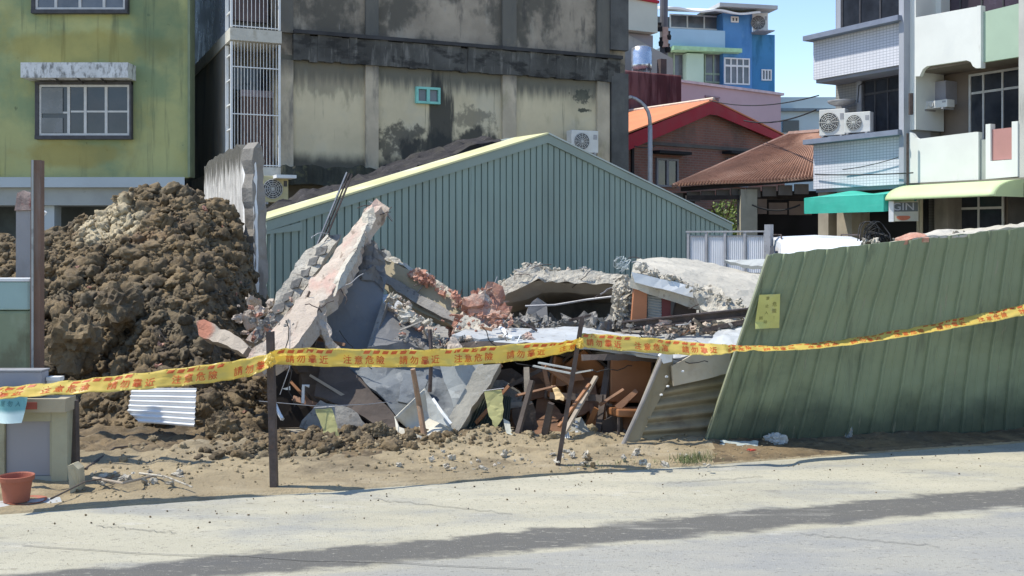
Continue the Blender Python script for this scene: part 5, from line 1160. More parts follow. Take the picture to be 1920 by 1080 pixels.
def tub(u_, v_):
    a = P(740,782,8.35).lerp(P(796,728,8.6), u_); b = P(790,824,8.15).lerp(P(846,800,8.3), u_); p = a.lerp(b, v_)
    return p + Vector((0, .16, -.05))*math.sin(math.pi*v_)
MB().grid(tub, 14, 14, .008).build('curved_sheet', m_tub, t, smooth=True)
slab('front_lip', [P(739,780,8.3), P(748,800,8.22), P(786,816,8.1), P(820,830,8.1), P(790,830,8.08), P(744,812,8.2)], .01, m_tub, t, jag=.004, sub=.05, rough=.006, seed=63)
slab('inner_sheet', [P(796,728,8.45), P(812,750,8.4), P(840,780,8.3), P(842,800,8.25), P(805,785,8.35)], .01, m_lgry, t, jag=.006, sub=.05, rough=.006, seed=64)
m = MB(); m.tube([P(812,748,8.3), P(830,775,8.2), P(846,795,8.15)], .012, 6); m.build('rim', M['white'], t)
o = corr('dark_green_corrugated_sheet', P(846,824,8.4), P(904,734,8.75), P(958,765,8.7), P(945,846,8.25), 1, 0, m_dgreen); bpy.data.objects.remove(o)
o = corr('dark_green_sheet', P(842,838,8.3), P(948,852,8.2), P(958,744,8.65), P(902,728,8.75), 16, .008, m_dgreen, seed=1)
tag(o, 'dark green finely ribbed sheet in deep shade, right of the slanting grey beam', 'sheet')
# white bits in the black hole
m = MB(); m.tube([P(568,756,8.75), P(569,722,8.75), P(580,724,8.75)], .014, 5); tag(m.build('white_bracket', M['white']), 'small white angled bracket inside the black hole right of the first post', 'debris')
o = slab('white_scrap', [P(528,730,8.75), P(545,724,8.75), P(544,732,8.75)], .01, M['white'], None, jag=.01, sub=.03, seed=65); tag(o, 'thin white scrap high in the black hole right of the first post', 'debris')
m = MB(); m.tube([P(516,758,8.6), P(524,776,8.5), P(530,786,8.45)], .016, 5); tag(m.build('white_strip', M['white']), 'short white strip leaning against the first steel post near the soil', 'debris')

# ------------------------------------------------------------------ furniture and boards in the cavity
def make_chair(label):
    r = thing('chair', (0,0,0), label, 'chair', 'brown chairs in the cavity')
    MB().box(-.17,.17,0,.03,.0,.36).build('backrest', m_chair, r, bevel=.012)
    MB().box(-.19,.19,-.34,.02,-.10,-.04).build('seat', m_chair, r, bevel=.012)
    for x in (-.18,.18): m = MB(); m.tube([(x,.03,-.5),(x,.035,-.05),(x,.03,.37)], .012, 6); m.build('rear_leg', m_dwood, r)
    for x in (-.17,.17): m = MB(); m.tube([(x,-.31,-.5),(x,-.31,-.1)], .012, 6); m.build('front_leg', m_dwood, r)
    m = MB(); m.tube([(-.18,.03,.37),(-.1,.03,.385),(.1,.03,.385),(.18,.03,.37)], .012, 6); m.build('top_rail', m_dwood, r)
    return r
c1 = make_chair('brown chair with its flat backrest facing the road, left of the slanting grey pole'); c1.location = P(1182,755,8.62); c1.rotation_euler = (R(-6), R(3), R(8))
c2 = copy_tree(c1); c2['label'] = 'dark brown chair tipped over beside the upright one, in deeper shade'; c2.location = P(1124,728,8.95); c2.rotation_euler = (R(35), R(-38), R(-30))
c3 = copy_tree(c1); c3['label'] = 'brown chair thrown on its side at the heart of the cavity, behind the leaning post'; c3.location = P(1066,716,9.05); c3.rotation_euler = (R(15), R(-75), R(50))
o = slab('brown_drawer_front', [P(1150,764,8.55), P(1206,762,8.55), P(1206,800,8.45), P(1178,806,8.42), P(1152,790,8.5)], .03, m_wood, None, jag=.006, sub=.06, rough=.003, seed=66)
tag(o, 'brown drawer front lying below the upright chair', 'board')
bds = [([(1000,788),(1010,728),(1050,770),(1056,790)], 8.6, 'brown board fanned highest in the middle of the cavity'),
       ([(1002,792),(1034,770),(1062,778),(1012,812)], 8.5, 'brown board lying flattest among the fanned boards'),
       ([(1038,724),(1046,706),(1100,716),(1090,752),(1052,752)], 8.7, 'brown rectangular board with a pale top edge behind the leaning post'),
       ([(938,738),(968,726),(990,738),(984,790),(962,800)], 8.75, 'dark red brown board near the left yellow paper'),
       ([(1000,808),(1046,792),(1072,800),(1040,830),(1006,822)], 8.4, 'lowest brown board among the fanned boards')]
for i, (pts, Y, lb) in enumerate(bds):
    o = slab('brown_board', [P(x, y, Y+.003*(850-y)) for x, y in pts], .018, m_wood if i != 2 else m_chair, None, jag=.006, sub=.06, rough=.004, seed=70+i)
    tag(o, lb, 'board', 'brown boards in the cavity')
for i, (a, b, w_, lb) in enumerate(((P(1118,706,8.45), P(1058,812,8.15), .035, 'long reddish lath crossing behind the second steel post, the upper one of two'),
                                   (P(1106,720,8.40), P(1048,800,8.2), .028, 'shorter reddish lath beside the longer one, behind the second steel post'))):
    tag(MB().beam(a, b, w_, .02).build('wooden_lath', m_oldbd if i == 0 else m_chair), lb, 'lath', 'laths in the cavity')
tag(MB().beam(P(998,714,8.4), P(962,846,8.2), .04, .03).build('dark_stake', m_dwood), 'dark wooden stake slanting in the cavity between the yellow paper and the fanned boards', 'stake')
tag(MB().beam(P(1140,690,8.7), P(1118,830,8.4), .05, .03).build('shadowed_stud', m_dwood), 'dim upright stud in the deep shade left of the upright chair', 'stake')
tag(MB().beam(P(885,760,8.9), P(1020,690,8.7), .03, .03).build('thin_rafter', m_dwood), 'thin dark rafter crossing the top left of the cavity', 'rafter')
o = slab('cream_scrap', [P(1034,722,8.5), P(1048,728,8.45), P(1060,746,8.42), P(1056,754,8.42), P(1040,750,8.45)], .006, mk('cream_paper', (.75,.55,.30), .8, .06, 4), None, jag=.012, sub=.03, rough=.012, freq=12, seed=80)
tag(o, 'bright cream paper scrap lit among the fanned boards', 'paper')
t = thing('perforated_sheet', P(1085, 840, 8.2), 'grey metal sheet with a row of punched holes and white ribs, low in the cavity', 'metal sheet')
MB().prism([P(1056,846,8.2), P(1075,786,8.4), P(1090,782,8.4), P(1124,840,8.2)], (0,.01,0)).build('sheet', mk('drab_sheet', (.24,.23,.19), .6, .1, 3), t)
for k in range(6): MB().beam(P(1080+k*.4,789+k*9.5,8.375-.03*k), P(1081+k*.4,793+k*9.5,8.365-.03*k), .02, .006).build('punched_slot', M['white'], t)
o_ = corr('ribbed_strip', P(1052,846,8.1), P(1074,846,8.1), P(1064,804,8.25), P(1052,818,8.2), 4, .008, M['white'], t)
for i, (pts, Y, lb) in enumerate(([[(590,766),(624,764),(630,790),(636,816),(618,836),(606,812)], 8.25, 'torn yellow notice paper hanging by the black hole, the left one of the two papers'],
                                 [[(908,734),(941,730),(942,760),(944,786),(930,802),(922,796)], 8.35, 'torn yellow notice paper hanging in front of the dark green sheet'])):
    t = thing('yellow_paper', P(pts[0][0], pts[0][1], Y), lb, 'paper', 'torn yellow papers')
    slab('sheet', [P(x, y, Y - .0015*(y-pts[0][1])) for x, y in pts], .002, mk('yellow_paper', (.40,.38,.17), .8, .12, 6, [('noise', (.25,.28,.08), 12, .56, .68, .6)]) if i == 0 else bpy.data.materials['yellow_paper'], t, jag=.012, sub=.03, rough=.012, freq=8, seed=82+i)
    MB().tube([P(pts[0][0]-2, pts[0][1]-1, Y), P(pts[1][0]+4, pts[1][1]-2, Y)], .004, 5).build('string', M['grey_metal'], t)
o = slab('white_paper_strip', [P(944,784,8.3), P(956,790,8.3), P(961,816,8.2), P(950,812,8.2)], .002, mk('dull_paper', (.5,.49,.4), .8, .1, 5), None, jag=.008, sub=.03, rough=.008, seed=85); tag(o, 'dull white strip of paper just right of the torn yellow paper', 'paper')
for i, (x0, y0, x1, y1) in enumerate(((1000,686,1070,700),(1010,680,1076,692),(1076,700,1110,694))):
    tag(MB().beam(P(x0,y0,8.4), P(x1,y1,8.2), .02, .012).build('metal_strip', m_lgry), ['pale metal strip under the tape, lower one of the crossing pair', 'pale metal strip under the tape, upper one of the crossing pair', 'short pale strip right of the second steel post'][i], 'metal strip', 'metal strips under the tape')
t = thing('crate_cover', P(1120, 680, 8.5), 'dark flat board under the tape above the chairs', 'board')
slab('board', [P(1092,664,8.35), P(1170,664,8.4), P(1236,672,8.5), P(1230,680,8.5), P(1160,676,8.4), P(1092,676,8.3)], .03, m_dwood, t, jag=.01, sub=.06, seed=86)

# corrugated wall flap on the right with its pole
t = thing('slatted_wall_flap', P(1260, 830, 8.1), 'olive corrugated wall flap with horizontal ribs, leaning left of the fallen green wall', 'wall panel')
corr('corrugated_sheet', P(1196,836,8.18), P(1246,676,8.28), P(1388,640,8.6), P(1342,830,8.42), 7, .022, m_corr, t, warp=.03, seed=3, nv=16)
MB().prism([P(1168,836,8.12), P(1236,668,8.22), P(1262,664,8.26), P(1262,700,8.27), P(1215,790,8.2), P(1196,836,8.15)], (0,.02,0)).build('rusty_edge_plate', m_corr, t)
slab('cream_cladding', [P(1260,686,8.2), P(1300,664,8.28), P(1372,652,8.4), P(1366,700,8.38), P(1310,714,8.26), P(1264,724,8.2)], .02, mk('cream_cladding', (.42,.37,.28), .7, .08, 2, [('noise', (.3,.25,.18), 3, .56, .72, .5)], .2, 14), t, jag=.006, sub=.07, rough=.008, lump=.02, seed=87)
m = MB()
for x, y in ((1250,706),(1252,724),(1280,696),(1240,740)): m.lathe([(0,-.006),(.012,-.006),(.012,.004),(0,.008)], P(x,y,8.17), 8)
m.build('bolts', M['white'], t)
tag(MB().tube([P(1168,834,8.05), P(1206,752,8.1), P(1242,668,8.16)], .017, 8).build('slanting_pole', mk('dull_pole', (.26,.24,.22), .7, .15, 8)), 'slanting grey pole in front of the olive corrugated flap', 'pole')
tag(MB().prism([P(1236,668,8.14), P(1244,660,8.14), P(1262,664,8.16), P(1260,678,8.16), P(1244,682,8.14)], (0,.08,0)).build('white_block', M['white']), 'small white block on top of the slanting grey pole', 'block')

# ------------------------------------------------------------------ fallen green sheet wall
t = thing('fallen_sheet_wall', P(1660, 820, 8.7), 'large fallen green metal sheet wall leaning across the right side of the site', 'metal wall')
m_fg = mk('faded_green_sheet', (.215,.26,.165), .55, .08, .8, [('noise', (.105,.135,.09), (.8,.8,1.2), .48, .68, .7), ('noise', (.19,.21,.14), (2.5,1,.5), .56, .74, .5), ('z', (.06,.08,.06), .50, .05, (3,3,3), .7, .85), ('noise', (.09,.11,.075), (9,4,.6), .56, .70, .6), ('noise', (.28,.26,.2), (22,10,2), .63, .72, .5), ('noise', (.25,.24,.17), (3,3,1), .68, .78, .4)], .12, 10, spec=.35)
cA, cB, cC, cD = P(1322,838,8.28), P(2130,800,9.25), P(2150,402,8.60), P(1444,478,7.93)
# sheared so that the ribs lean with the left edge
def fsw(u_, v_):
    p = cA.lerp(cB, u_).lerp(cD.lerp(cC, u_), v_); n_w = 19; f = (u_*n_w+.35) % 1
    h =   .020 if f < .10 else (.020*(1-(f-.10)/.10) if f < .20 else (.020*(f-.97)/.03 if f > .97 else (.006 if .5 < f < .56 else 0)))
    h += .03*noise.noise(p*1.3) + .012*noise.noise(p*4) + .004*noise.noise(p*11) - .035*math.sin(v_*math.pi)*.6
    return p + Vector((.2,-1,.05)).normalized()*h + Vector((0,0,.012*noise.noise((u_*30,0,0))*(1 if v_ > .99 else 0)))
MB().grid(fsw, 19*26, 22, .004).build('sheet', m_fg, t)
m = MB(); m.beam(cD+Vector((-.01,.02,0)), cA+Vector((-.01,.02,0)), .012, .05, up=(0,-1,0)); m.build('left_edge_fold', mk('edge_fold', (.25,.27,.18), .5, .1, 4), t)
def cap(u_, v_):
    u_ = .30+.70*u_; e = sm((u_-.30)/.12); p = cD.lerp(cC, u_); return p + Vector((0, .01+.34*v_*(.3+.7*e), -.004+e*(.010+.045*v_*(.5+.9*noise.noise((u_*14,1,0))) + .03*noise.noise((u_*9, v_*2, 0)) + .012*noise.noise((u_*40, v_*6, 0)))))
MB().grid(cap, 160, 8, .02).build('crumbled_top', m_rtop, t)
chunks('top_crumbs', m_lite, 60, lambda rr: cD.lerp(cC, .25+.7*rr.random())+Vector((0, rr.uniform(.04,.3), rr.uniform(.0,.02))), .005, .022, '', '', 90, parent=t)
slab('pink_crust', [cD.lerp(cC,.33)+Vector((0,0,.0)), cD.lerp(cC,.33)+Vector((0,.12,.02)), cD.lerp(cC,.37)+Vector((0,.14,.045)), cD.lerp(cC,.40)+Vector((0,.1,.03)), cD.lerp(cC,.40)+Vector((0,0,.0))], .03, m_brk, t, jag=.02, sub=.04, rough=.012, seed=91)
# yellow poster on the sheet
def onsheet(px, py, off=.03):
    a = cA; nn = (cB-cA).cross(cD-cA).normalized();
    if nn.y > 0: nn = -nn
    k = P(px, py, 1.0) - Vector((0,0,HC)); tt = ((a + nn*off) - Vector((0,0,HC))).dot(nn)/k.dot(nn)
    return Vector((0,0,HC)) + k*tt
ps = thing('yellow_poster', onsheet(1437, 585), 'small yellow handwritten poster pasted near the top left of the fallen green wall', 'poster')
pc = [onsheet(1414,616), onsheet(1461,615), onsheet(1463,551), onsheet(1424,553)]
m_pos = mk('poster_yellow', (.50,.50,.17), .8, .08, 8, [('noise', (.42,.43,.25), 9, .52, .7, .5)])
def pst(u_, v_, l=0): 
    p = pc[0].lerp(pc[1], u_).lerp(pc[3].lerp(pc[2], u_), v_); return p + Vector((0, -.012*max(0, 1-v_*5)*max(0, 1-u_*1.4)*4 - l, 0))
MB().grid(pst, 12, 16, .001).build('paper', m_pos, ps)
m_ink = mk('poster_ink', (.16,.15,.05), .8, .2, 9)
for txt, u_, v_, sz in (('禁', .42,.88,.13), ('止', .42,.66,.13), ('入', .42,.46,.13), ('危', .76,.70,.17), ('險', .76,.50,.17), ('!', .76,.32,.12), ('拆', .22,.30,.14), ('除', .42,.18,.13)):
    text_mb(txt, sz, lambda x, y: pst(u_+x*1.25, v_+y*.85, .002)).build('lettering', m_ink, ps)
# black tangle behind the wall's top
t = thing('cable_tangle', P(1640, 440, 8.6), 'tangle of black cable loops sticking up behind the fallen green wall', 'cable')
rr = random.Random(9); m = MB()
for k in range(16):
    c_ = P(1636+rr.uniform(-10,10), 452, 9.0+rr.uniform(-.1,.1)); w_, h_ = rr.uniform(.03,.13), rr.uniform(.05,.17)
    m.tube([c_+Vector((w_*math.cos(a*math.pi/9)+rr.uniform(-.006,.006), .04*math.sin(a+k), h_*math.sin(a*math.pi/9))) for a in range(10)], .0045, 5)
m.build('loops', m_wire, t)

# ------------------------------------------------------------------ posts, tape
def post(name, a, b, w_, label, mat, tilt_up=(0,-1,0)):
    t = thing(name, a, label, 'post', 'posts holding the tape')
    d = (b-a).normalized(); x = d.cross(Vector((0,-1,0))).normalized()
    MB().beam(a, b, .006, w_, up=(0,-1,0)).build('flange', mat, t) if False else None
    m = MB(); m.beam(a-x*w_*.0, b, w_, .006, up=(0,-1,0)); m.build('face', mat, t)
    m = MB(); m.beam(a+x*(w_/2-.003)+Vector((0,.028,0)), b+x*(w_/2-.003)+Vector((0,.028,0)), .006, .05, up=(0,-1,0)); m.build('flange', mat, t)
    return t
p1a, p1b = G(513,921), P(505,622,6.83)
p2a, p2b = G(1043,878), P(1092,594,7.42)
post('steel_post', p1a-Vector((0,0,.05)), p1b, .044, 'upright rusty steel angle post at the road edge, carrying the tape', M['steel_dark'])
post('steel_post', p2a-Vector((0,0,.05)), p2b, .032, 'thin rusty steel post leaning right, carrying the tape near the brown chairs', M['steel_dark'])
post('steel_post', P(2128,820,8.47), P(2122,510,8.47), .036, 'steel post near the right end of the fallen green wall, holding the tape', M['steel_dark'])
tag(MB().tube([G(797,828,.05), P(786,760,8.3), P(774,692,8.25)], .024, 9, .02).build('wooden_stake', mk('round_stake', (.30,.19,.12), .8, .15, (4,4,9), [('noise', (.36,.33,.27), (5,5,4), .5, .66, .7)], .3, 30)), 'round wooden stake standing in front of the bent white panel', 'stake')
tag(MB().tube([P(806,735,8.4), P(809,668,8.4), P(806,618,8.45)], .016, 7).build('thin_dark_rod', M['steel_dark']), 'thin dark rod crossing behind the tape, right of the wooden stake', 'rod')
tag(MB().tube([P(525,520+220,8.2)+Vector((.0,0,0)), P(543,690,8.2), P(544,600,8.3)], .003, 5).build('thin_string', M['grey_metal']), 'thin pale string hanging behind the tape, right of the first steel post', 'string')
tag(MB().tube([P(486,752,7.6), P(600,762,7.8), P(690,758,8.1), P(740,752,8.3)], .003, 5).build('low_string', M['grey_metal']), 'thin low string running past the first steel post to the left yellow paper', 'string')

m_tape = bpy.data.materials.new('yellow_tape'); m_tape.use_nodes = True; nt = m_tape.node_tree; b_ = nt.nodes['Principled BSDF']
b_.inputs['Base Color'].default_value = (.86,.66,.10,1); b_.inputs['Roughness'].default_value = .35
tr_ = nt.nodes.new('ShaderNodeBsdfTranslucent'); tr_.inputs[0].default_value = (.88,.66,.10,1); mx = nt.nodes.new('ShaderNodeMixShader'); mx.inputs[0].default_value = .5
tn = nt.nodes.new('ShaderNodeTexNoise'); tn.inputs['Scale'].default_value = 7; cr_ = nt.nodes.new('ShaderNodeMix'); cr_.data_type = 'RGBA'; tc_ = nt.nodes.new('ShaderNodeTexCoord')
nt.links.new(tc_.outputs['Object'], tn.inputs['Vector']); nt.links.new(tn.outputs['Fac'], cr_.inputs[0]); cr_.inputs[6].default_value = (.86,.76,.26,1); cr_.inputs[7].default_value = (.80,.60,.13,1)
nt.links.new(cr_.outputs[2], b_.inputs['Base Color']); nt.links.new(cr_.outputs[2], tr_.inputs[0])
nt.links.new(b_.outputs[0], mx.inputs[1]); nt.links.new(tr_.outputs[0], mx.inputs[2]); nt.links.new(mx.outputs[0], nt.nodes['Material Output'].inputs[0])
m_red2 = bpy.data.materials.new('tape_red'); m_red2.use_nodes = True; nt = m_red2.node_tree; b_ = nt.nodes['Principled BSDF']; b_.inputs['Base Color'].default_value = (.66,.17,.05,1); b_.inputs['Roughness'].default_value = .45
tr_ = nt.nodes.new('ShaderNodeBsdfTranslucent'); tr_.inputs[0].default_value = (.8,.12,.03,1); mx = nt.nodes.new('ShaderNodeMixShader'); mx.inputs[0].default_value = .4
nt.links.new(b_.outputs[0], mx.inputs[1]); nt.links.new(tr_.outputs[0], mx.inputs[2]); nt.links.new(mx.outputs[0], nt.nodes['Material Output'].inputs[0])

def catmull(K, n=14):
    out = []
    for i in range(len(K)-1):
        p0, p1, p2, p3 = K[max(i-1,0)], K[i], K[i+1], K[min(i+2,len(K)-1)]
        for j in range(n):
            t_ = j/n; out.append([.5*((2*b)+(-a+c_)*t_+(2*a-5*b+4*c_-d)*t_*t_+(-a+3*b-3*c_+d)*t_**3) for a, b, c_, d in zip(p0,p1,p2,p3)])
    out.append(list(K[-1])); return out
def tape(K, W, label, words, phase, hatch=True, seed=0):
    """K: (px, py, Y, width px, turn sign)"""
    t = thing('warning_tape', P(K[0][0], K[0][1], K[0][2]), label, 'tape', 'stretches of warning tape')
    C_ = catmull(K, 26); cen = []; wv = []
    for i, (px, py, Y, w_, sg_) in enumerate(C_):
        c_ = P(px, py, Y); hgt = min(W, w_/FPX*Y); dep = math.sqrt(max(0, W*W-hgt*hgt))*sg_
        c_ += Vector((0, .006*math.sin(i*.35+seed), .0025*math.sin(i*.5+seed)))
        cen.append(c_); wv.append(Vector((0, dep, hgt)))
    L_ = [0]
    for a, b in zip(cen, cen[1:]): L_.append(L_[-1] + (b-a).length)
    def at(s_, v_, off=0):      # v_ in [-.5,.5]
        s_ = max(0, min(L_[-1]-1e-6, s_)); lo, hi = 0, len(L_)-1
        while hi-lo > 1:
            mid = (lo+hi)//2
            if L_[mid] <= s_: lo = mid
            else: hi = mid
        f = (s_-L_[lo])/(L_[hi]-L_[lo]); c_ = cen[lo].lerp(cen[hi], f); ww = wv[lo].lerp(wv[hi], f)
        d = (cen[hi]-cen[lo]).normalized(); nn = d.cross(ww).normalized()
        if nn.y > 0: nn = -nn
        crease = .014*math.exp(-((v_-.16)/.04)**2) * (.5+.5*math.sin(s_*3+seed)) + .009*noise.noise((s_*9, v_*3, seed)) + .005*noise.noise((s_*26, v_*6, seed))
        return c_ + ww*v_ + nn*(off + crease)
    MB().grid(lambda u_, v_: at(u_*L_[-1], v_-.5), int(L_[-1]/.018), 8, .0004).build('ribbon', m_tape, t, smooth=True)
    s_ = phase; k = 0; gap = .085
    red = MB()
    while s_ < L_[-1]-.12:
        word = words[k % len(words)]
        for j, ch in enumerate(word):
            if s_ + j*W*.62 > L_[-1]-.03: break
            c0 = s_ + j*W*.62 + W*.25
            text = GLY.get(ch) or GLY.setdefault(ch, text_mb(ch, 1.0, lambda x, y: (x, y, 0), .012, 2))
            vs_ = [at(c0 + v.x*W*.50, -.14 + v.y*.50, .0022) for v in text.v]
            red.add(vs_, text.f)
        s_ += len(word)*W*.62 + gap; k += 1
    if hatch:
        s_ = phase*.5
        while s_ < L_[-1]-.4:
            for j in range(6):
                a = s_ + j*.062
                red.add([at(a,.24,.002), at(a+.04,.24,.002), at(a+.052,.42,.002), at(a+.012,.42,.002)], [(0,1,2,3)])
            s_ += .56
    red.build('lettering', m_red2, t)
    return t
GLY = {}
W_ = .118
tape([(-70,745,6.25,17,1),(0,738,6.35,18,1),(110,728,6.46,21,1),(250,716,6.58,29,1),(380,702,6.69,34,1),(460,690,6.74,35,1),(508,676,6.76,22,1)], W_, 'yellow warning tape with red lettering, running left from the first steel post', ['請勿靠近','注意危險'], .05, seed=1)
tape([(508,672,6.77,26,-1),(540,669,6.82,32,-1),(650,671,6.96,36,-1),(780,672,7.12,37,-1),(880,668,7.24,37,-1),(980,660,7.35,33,-1),(1050,652,7.40,25,-1),(1086,644,7.42,22,-1)], W_, 'yellow warning tape with red lettering, stretched between the two steel posts', ['請勿靠近','注意危險'], .1, seed=2)
tape([(1086,638,7.42,24,1),(1120,640,7.46,27,1),(1200,646,7.52,27,1),(1290,653,7.6,24,1),(1350,655,7.58,17,1),(1390,653,7.74,9,1),(1480,652,7.86,7,1),(1600,640,7.98,9,1),(1720,620,8.08,12,1),(1830,599,8.18,15,1),(1960,573,8.28,19,1),(2120,538,8.42,23,1)], .11, 'yellow warning tape twisting as it runs right across the fallen green wall', ['請勿靠近','注意危險'], .06, seed=3)
for (c_, r_, lb, sd2) in ((P(507,676,6.74), .034, 'knot of yellow tape tied round the first steel post', 5), (P(1088,644,7.38), .030, 'knot of yellow tape tied round the leaning second post', 6)):
    b = bmesh.new(); bmesh.ops.create_icosphere(b, subdivisions=4, radius=r_)
    m = MB(); vs_ = []
    for v in b.verts:
        p = v.co/r_; f = 1+.55*noise.noise(p*2.1+Vector((sd2,0,0)))+.35*noise.noise(p*5+Vector((sd2,0,0))); vs_.append(c_+Vector((v.co.x*.8*f, v.co.y*f, v.co.z*1.1*f)))
    m.add(vs_, [[v.index for v in f.verts] for f in b.faces]); b.free(); tag(m.build('tape_knot', m_tape), lb, 'tape knot')

# ------------------------------------------------------------------ left foreground: cabinet, posts, drum, pot
cab = thing('old_cabinet', G(60, 915), 'old cream cabinet with a grey door, at the left edge of the dirt', 'cabinet')
m_cc = mk('cabinet_cream', (.34,.33,.235), .7, .1, 3, [('noise', (.2,.18,.12), (5,5,2), .55, .7, .6)], .3, 20)
Yc = 6.95; x_ = lambda px: (px-960)/FPX*Yc; z_ = lambda py: HC+(HZ-py)/FPX*Yc
m = MB(); m.box(x_(-60), x_(8), Yc, Yc+.1, -.03, z_(772)); m.build('side_stile', m_cc, cab)
m = MB(); m.box(x_(96), x_(126), Yc, Yc+.1, -.03, z_(772)); m.build('side_stile', m_cc, cab)
m = MB(); m.box(x_(8)+.002, x_(96)-.002, Yc, Yc+.1, z_(790), z_(772)); m.build('upper_rail', m_cc, cab)
m = MB(); m.box(x_(8)+.002, x_(96)-.002, Yc+.005, Yc+.1, -.03, z_(893)); m.build('lower_rail', mk('rail_grey', (.27,.28,.25), .8, .1, 4), cab)
m = MB(); m.box(x_(8)+.004, x_(96)-.004, Yc+.02, Yc+.05, z_(893)+.002, z_(790)-.002); m.build('door', mk('door_grey', (.25,.25,.27), .6, .05, 2, [('noise', (.18,.18,.19), 5, .6, .75, .4)]), cab)
m = MB()
for a, b in (((9,892),(9,791)),((95,892),(95,791))): m.beam(P(a[0],a[1],Yc+.01), P(b[0],b[1],Yc+.01), .008, .008)
m.build('door_bead', m_cc, cab)
m = MB(); m.box(x_(-60), x_(128), Yc-.05, Yc+.12, z_(771), z_(746)); m.build('top_beam', mk('beam_tan', (.36,.32,.23), .8, .1, 3, [('noise', (.22,.19,.13), 5, .55, .7, .5)], .2, 20), cab)
MB().box(x_(54), x_(76), Yc-.055, Yc-.0502, z_(765), z_(752)).build('red_label', mk('label_red', (.36,.10,.07), .7, .1, 6), cab)
tag(MB().prism([P(129,905,7.0), P(144,905,7.0), P(141,752,7.05), P(129,752,7.05)], (0,.06,0)).build('dark_post', m_dwood), 'dark wooden post right beside the old cream cabinet', 'post')
tag(MB().prism([G(132,930), G(150,924), P(147,880,6.72), P(136,870,6.72), P(126,874,6.7)], (0,.09,.0)).build('wood_block', mk('pale_wood_block', (.48,.43,.30), .8, .12, 6, [('noise', (.3,.25,.17), 8, .56, .7, .5)], .3, 30)), 'short pale wood block standing at the foot of the dark post', 'wood block')
t = thing('grey_box', P(30, 746, 7.0), 'grey metal box resting on top of the old cabinet', 'box')
m = MB(); m.box(x_(-70), x_(78), Yc+.0, Yc+.11, z_(745), z_(697)); m.build('body', mk('box_grey', (.30,.30,.33), .6, .07, 3, [('noise', (.4,.37,.36), 3, .55, .7, .4)]), t, bevel=.006)
m = MB(); m.box(x_(-70), x_(79), Yc-.01, Yc+.12, z_(697)+.002, z_(694)); m.build('lid', M['grey_metal'], t)
m = MB(); m.box(x_(80), x_(106), Yc+.05, Yc+.12, z_(716), z_(709)); m.box(x_(80), x_(104), Yc+.06, Yc+.12, z_(722), z_(716)-.002); tag(m.build('white_rail', M['white']), 'short white rail beside the grey metal box', 'rail')
t = thing('teal_notice', P(25, 740, 6.7), 'teal printed cloth notice draped over the front of the cabinet', 'notice')
def nty(u_, v_): p = P(-30+82*u_-9*(1-v_)*u_, 792-70*v_+ 8*u_*v_, 6.80); return p + Vector((0, .018*math.sin(u_*7+v_*2)-.03*(1-v_)**2, 0))
MB().grid(nty, 26, 20, .002).build('cloth', mk('teal_cloth', (.15,.36,.38), .7, .08, 4, [('z', (.66,.82,.80), .525, .49, (3,3,3), .06, .95)]), t)
m_tk = mk('teal_ink', (.04,.14,.17), .7, .2, 8)
for i, txt in enumerate('公告危險房屋請勿進入'):
    u_, v_ = .18+.16*(i//2), .84-.30*(i % 2)
    text_mb(txt, .2, lambda x, y: nty(u_+x*.55, v_+y*.9)+Vector((0,-.004,0))).build('lettering', m_tk, t)
t = thing('pale_green_drum', P(20, 690, 7.4), 'pale green stained tank standing behind the grey metal box', 'tank')
Yd = 7.45; xd = lambda px: (px-960)/FPX*Yd; zd = lambda py: HC+(HZ-py)/FPX*Yd
m = MB(); m.box(xd(-120), xd(54), Yd, Yd+.12, 0, zd(582)); m.build('lower_body', mk('tank_green', (.21,.25,.16), .6, .12, 2, [('noise', (.11,.10,.06), (3,3,2), .52, .68, .6), ('lines', (.08,.08,.06), (0,0,3.2), 2, .93, .7), ('noise', (.3,.35,.25), 2, .6, .7, .5)], .2, 12), t, bevel=.02)
m = MB(); m.box(xd(-120), xd(55), Yd-.01, Yd+.13, zd(582)+.003, zd(528)); m.build('upper_band', mk('tank_teal', (.30,.42,.40), .6, .08, 2, [('noise', (.2,.28,.26), 3, .55, .7, .5)]), t, bevel=.01)
m = MB(); m.box(xd(-120), xd(57), Yd-.02, Yd+.14, zd(528)+.002, zd(522)); m.build('rim', M['white'], t)
tag(MB().prism([P(56,700,7.35), P(75,700,7.35), P(75,300,7.35), P(58,300,7.35)], (0,.07,0)).build('tall_brown_post', mk('brown_post', (.17,.105,.075), .8, .15, 3, [('noise', (.24,.2,.18), (8,8,1), .52, .7, .6)], .3, 20)), 'tall brown wooden post left of the soil mound', 'post')
tag(MB().beam(P(61,690,7.33), P(61,300,7.33), .012, .01, up=(0,-1,0)).build('pale_batten', m_lgry), 'thin pale batten fixed along the tall brown post', 'batten')
t = thing('concrete_pillar', P(42, 520, 8.3), 'short grey concrete pillar with a broken brick red head, behind the pale green tank', 'pillar')
MB().prism([P(29,760,8.3), P(56,760,8.3), P(56,392,8.3), P(30,392,8.3)], (0,.12,0)).build('shaft', mk('pillar_grey', (.30,.29,.29), .9, .08, 3, [('noise', (.2,.18,.17), (4,4,1), .55, .7, .5), ('noise', (.25,.10,.06), 6, .62, .72, .6)], .3, 20), t)
slab('broken_head', [P(27,394,8.28), P(57,394,8.28), P(57,362,8.28), P(44,358,8.3), P(30,362,8.3)], .13, mk('head_brick', (.26,.2,.18), .95, .2, 6, [('noise', (.30,.07,.05), 7, .52, .66, .8)], .7, 24), t, jag=.012, sub=.04, rough=.014, seed=95)
m = MB(); m.tube([P(80,402,8.3)+Vector((0,0,0)), P(84,396,8.3)], .02, 8); tag(m.build('white_insulator', M['white']), 'small white knob beside the tall brown post near the skyline', 'knob')

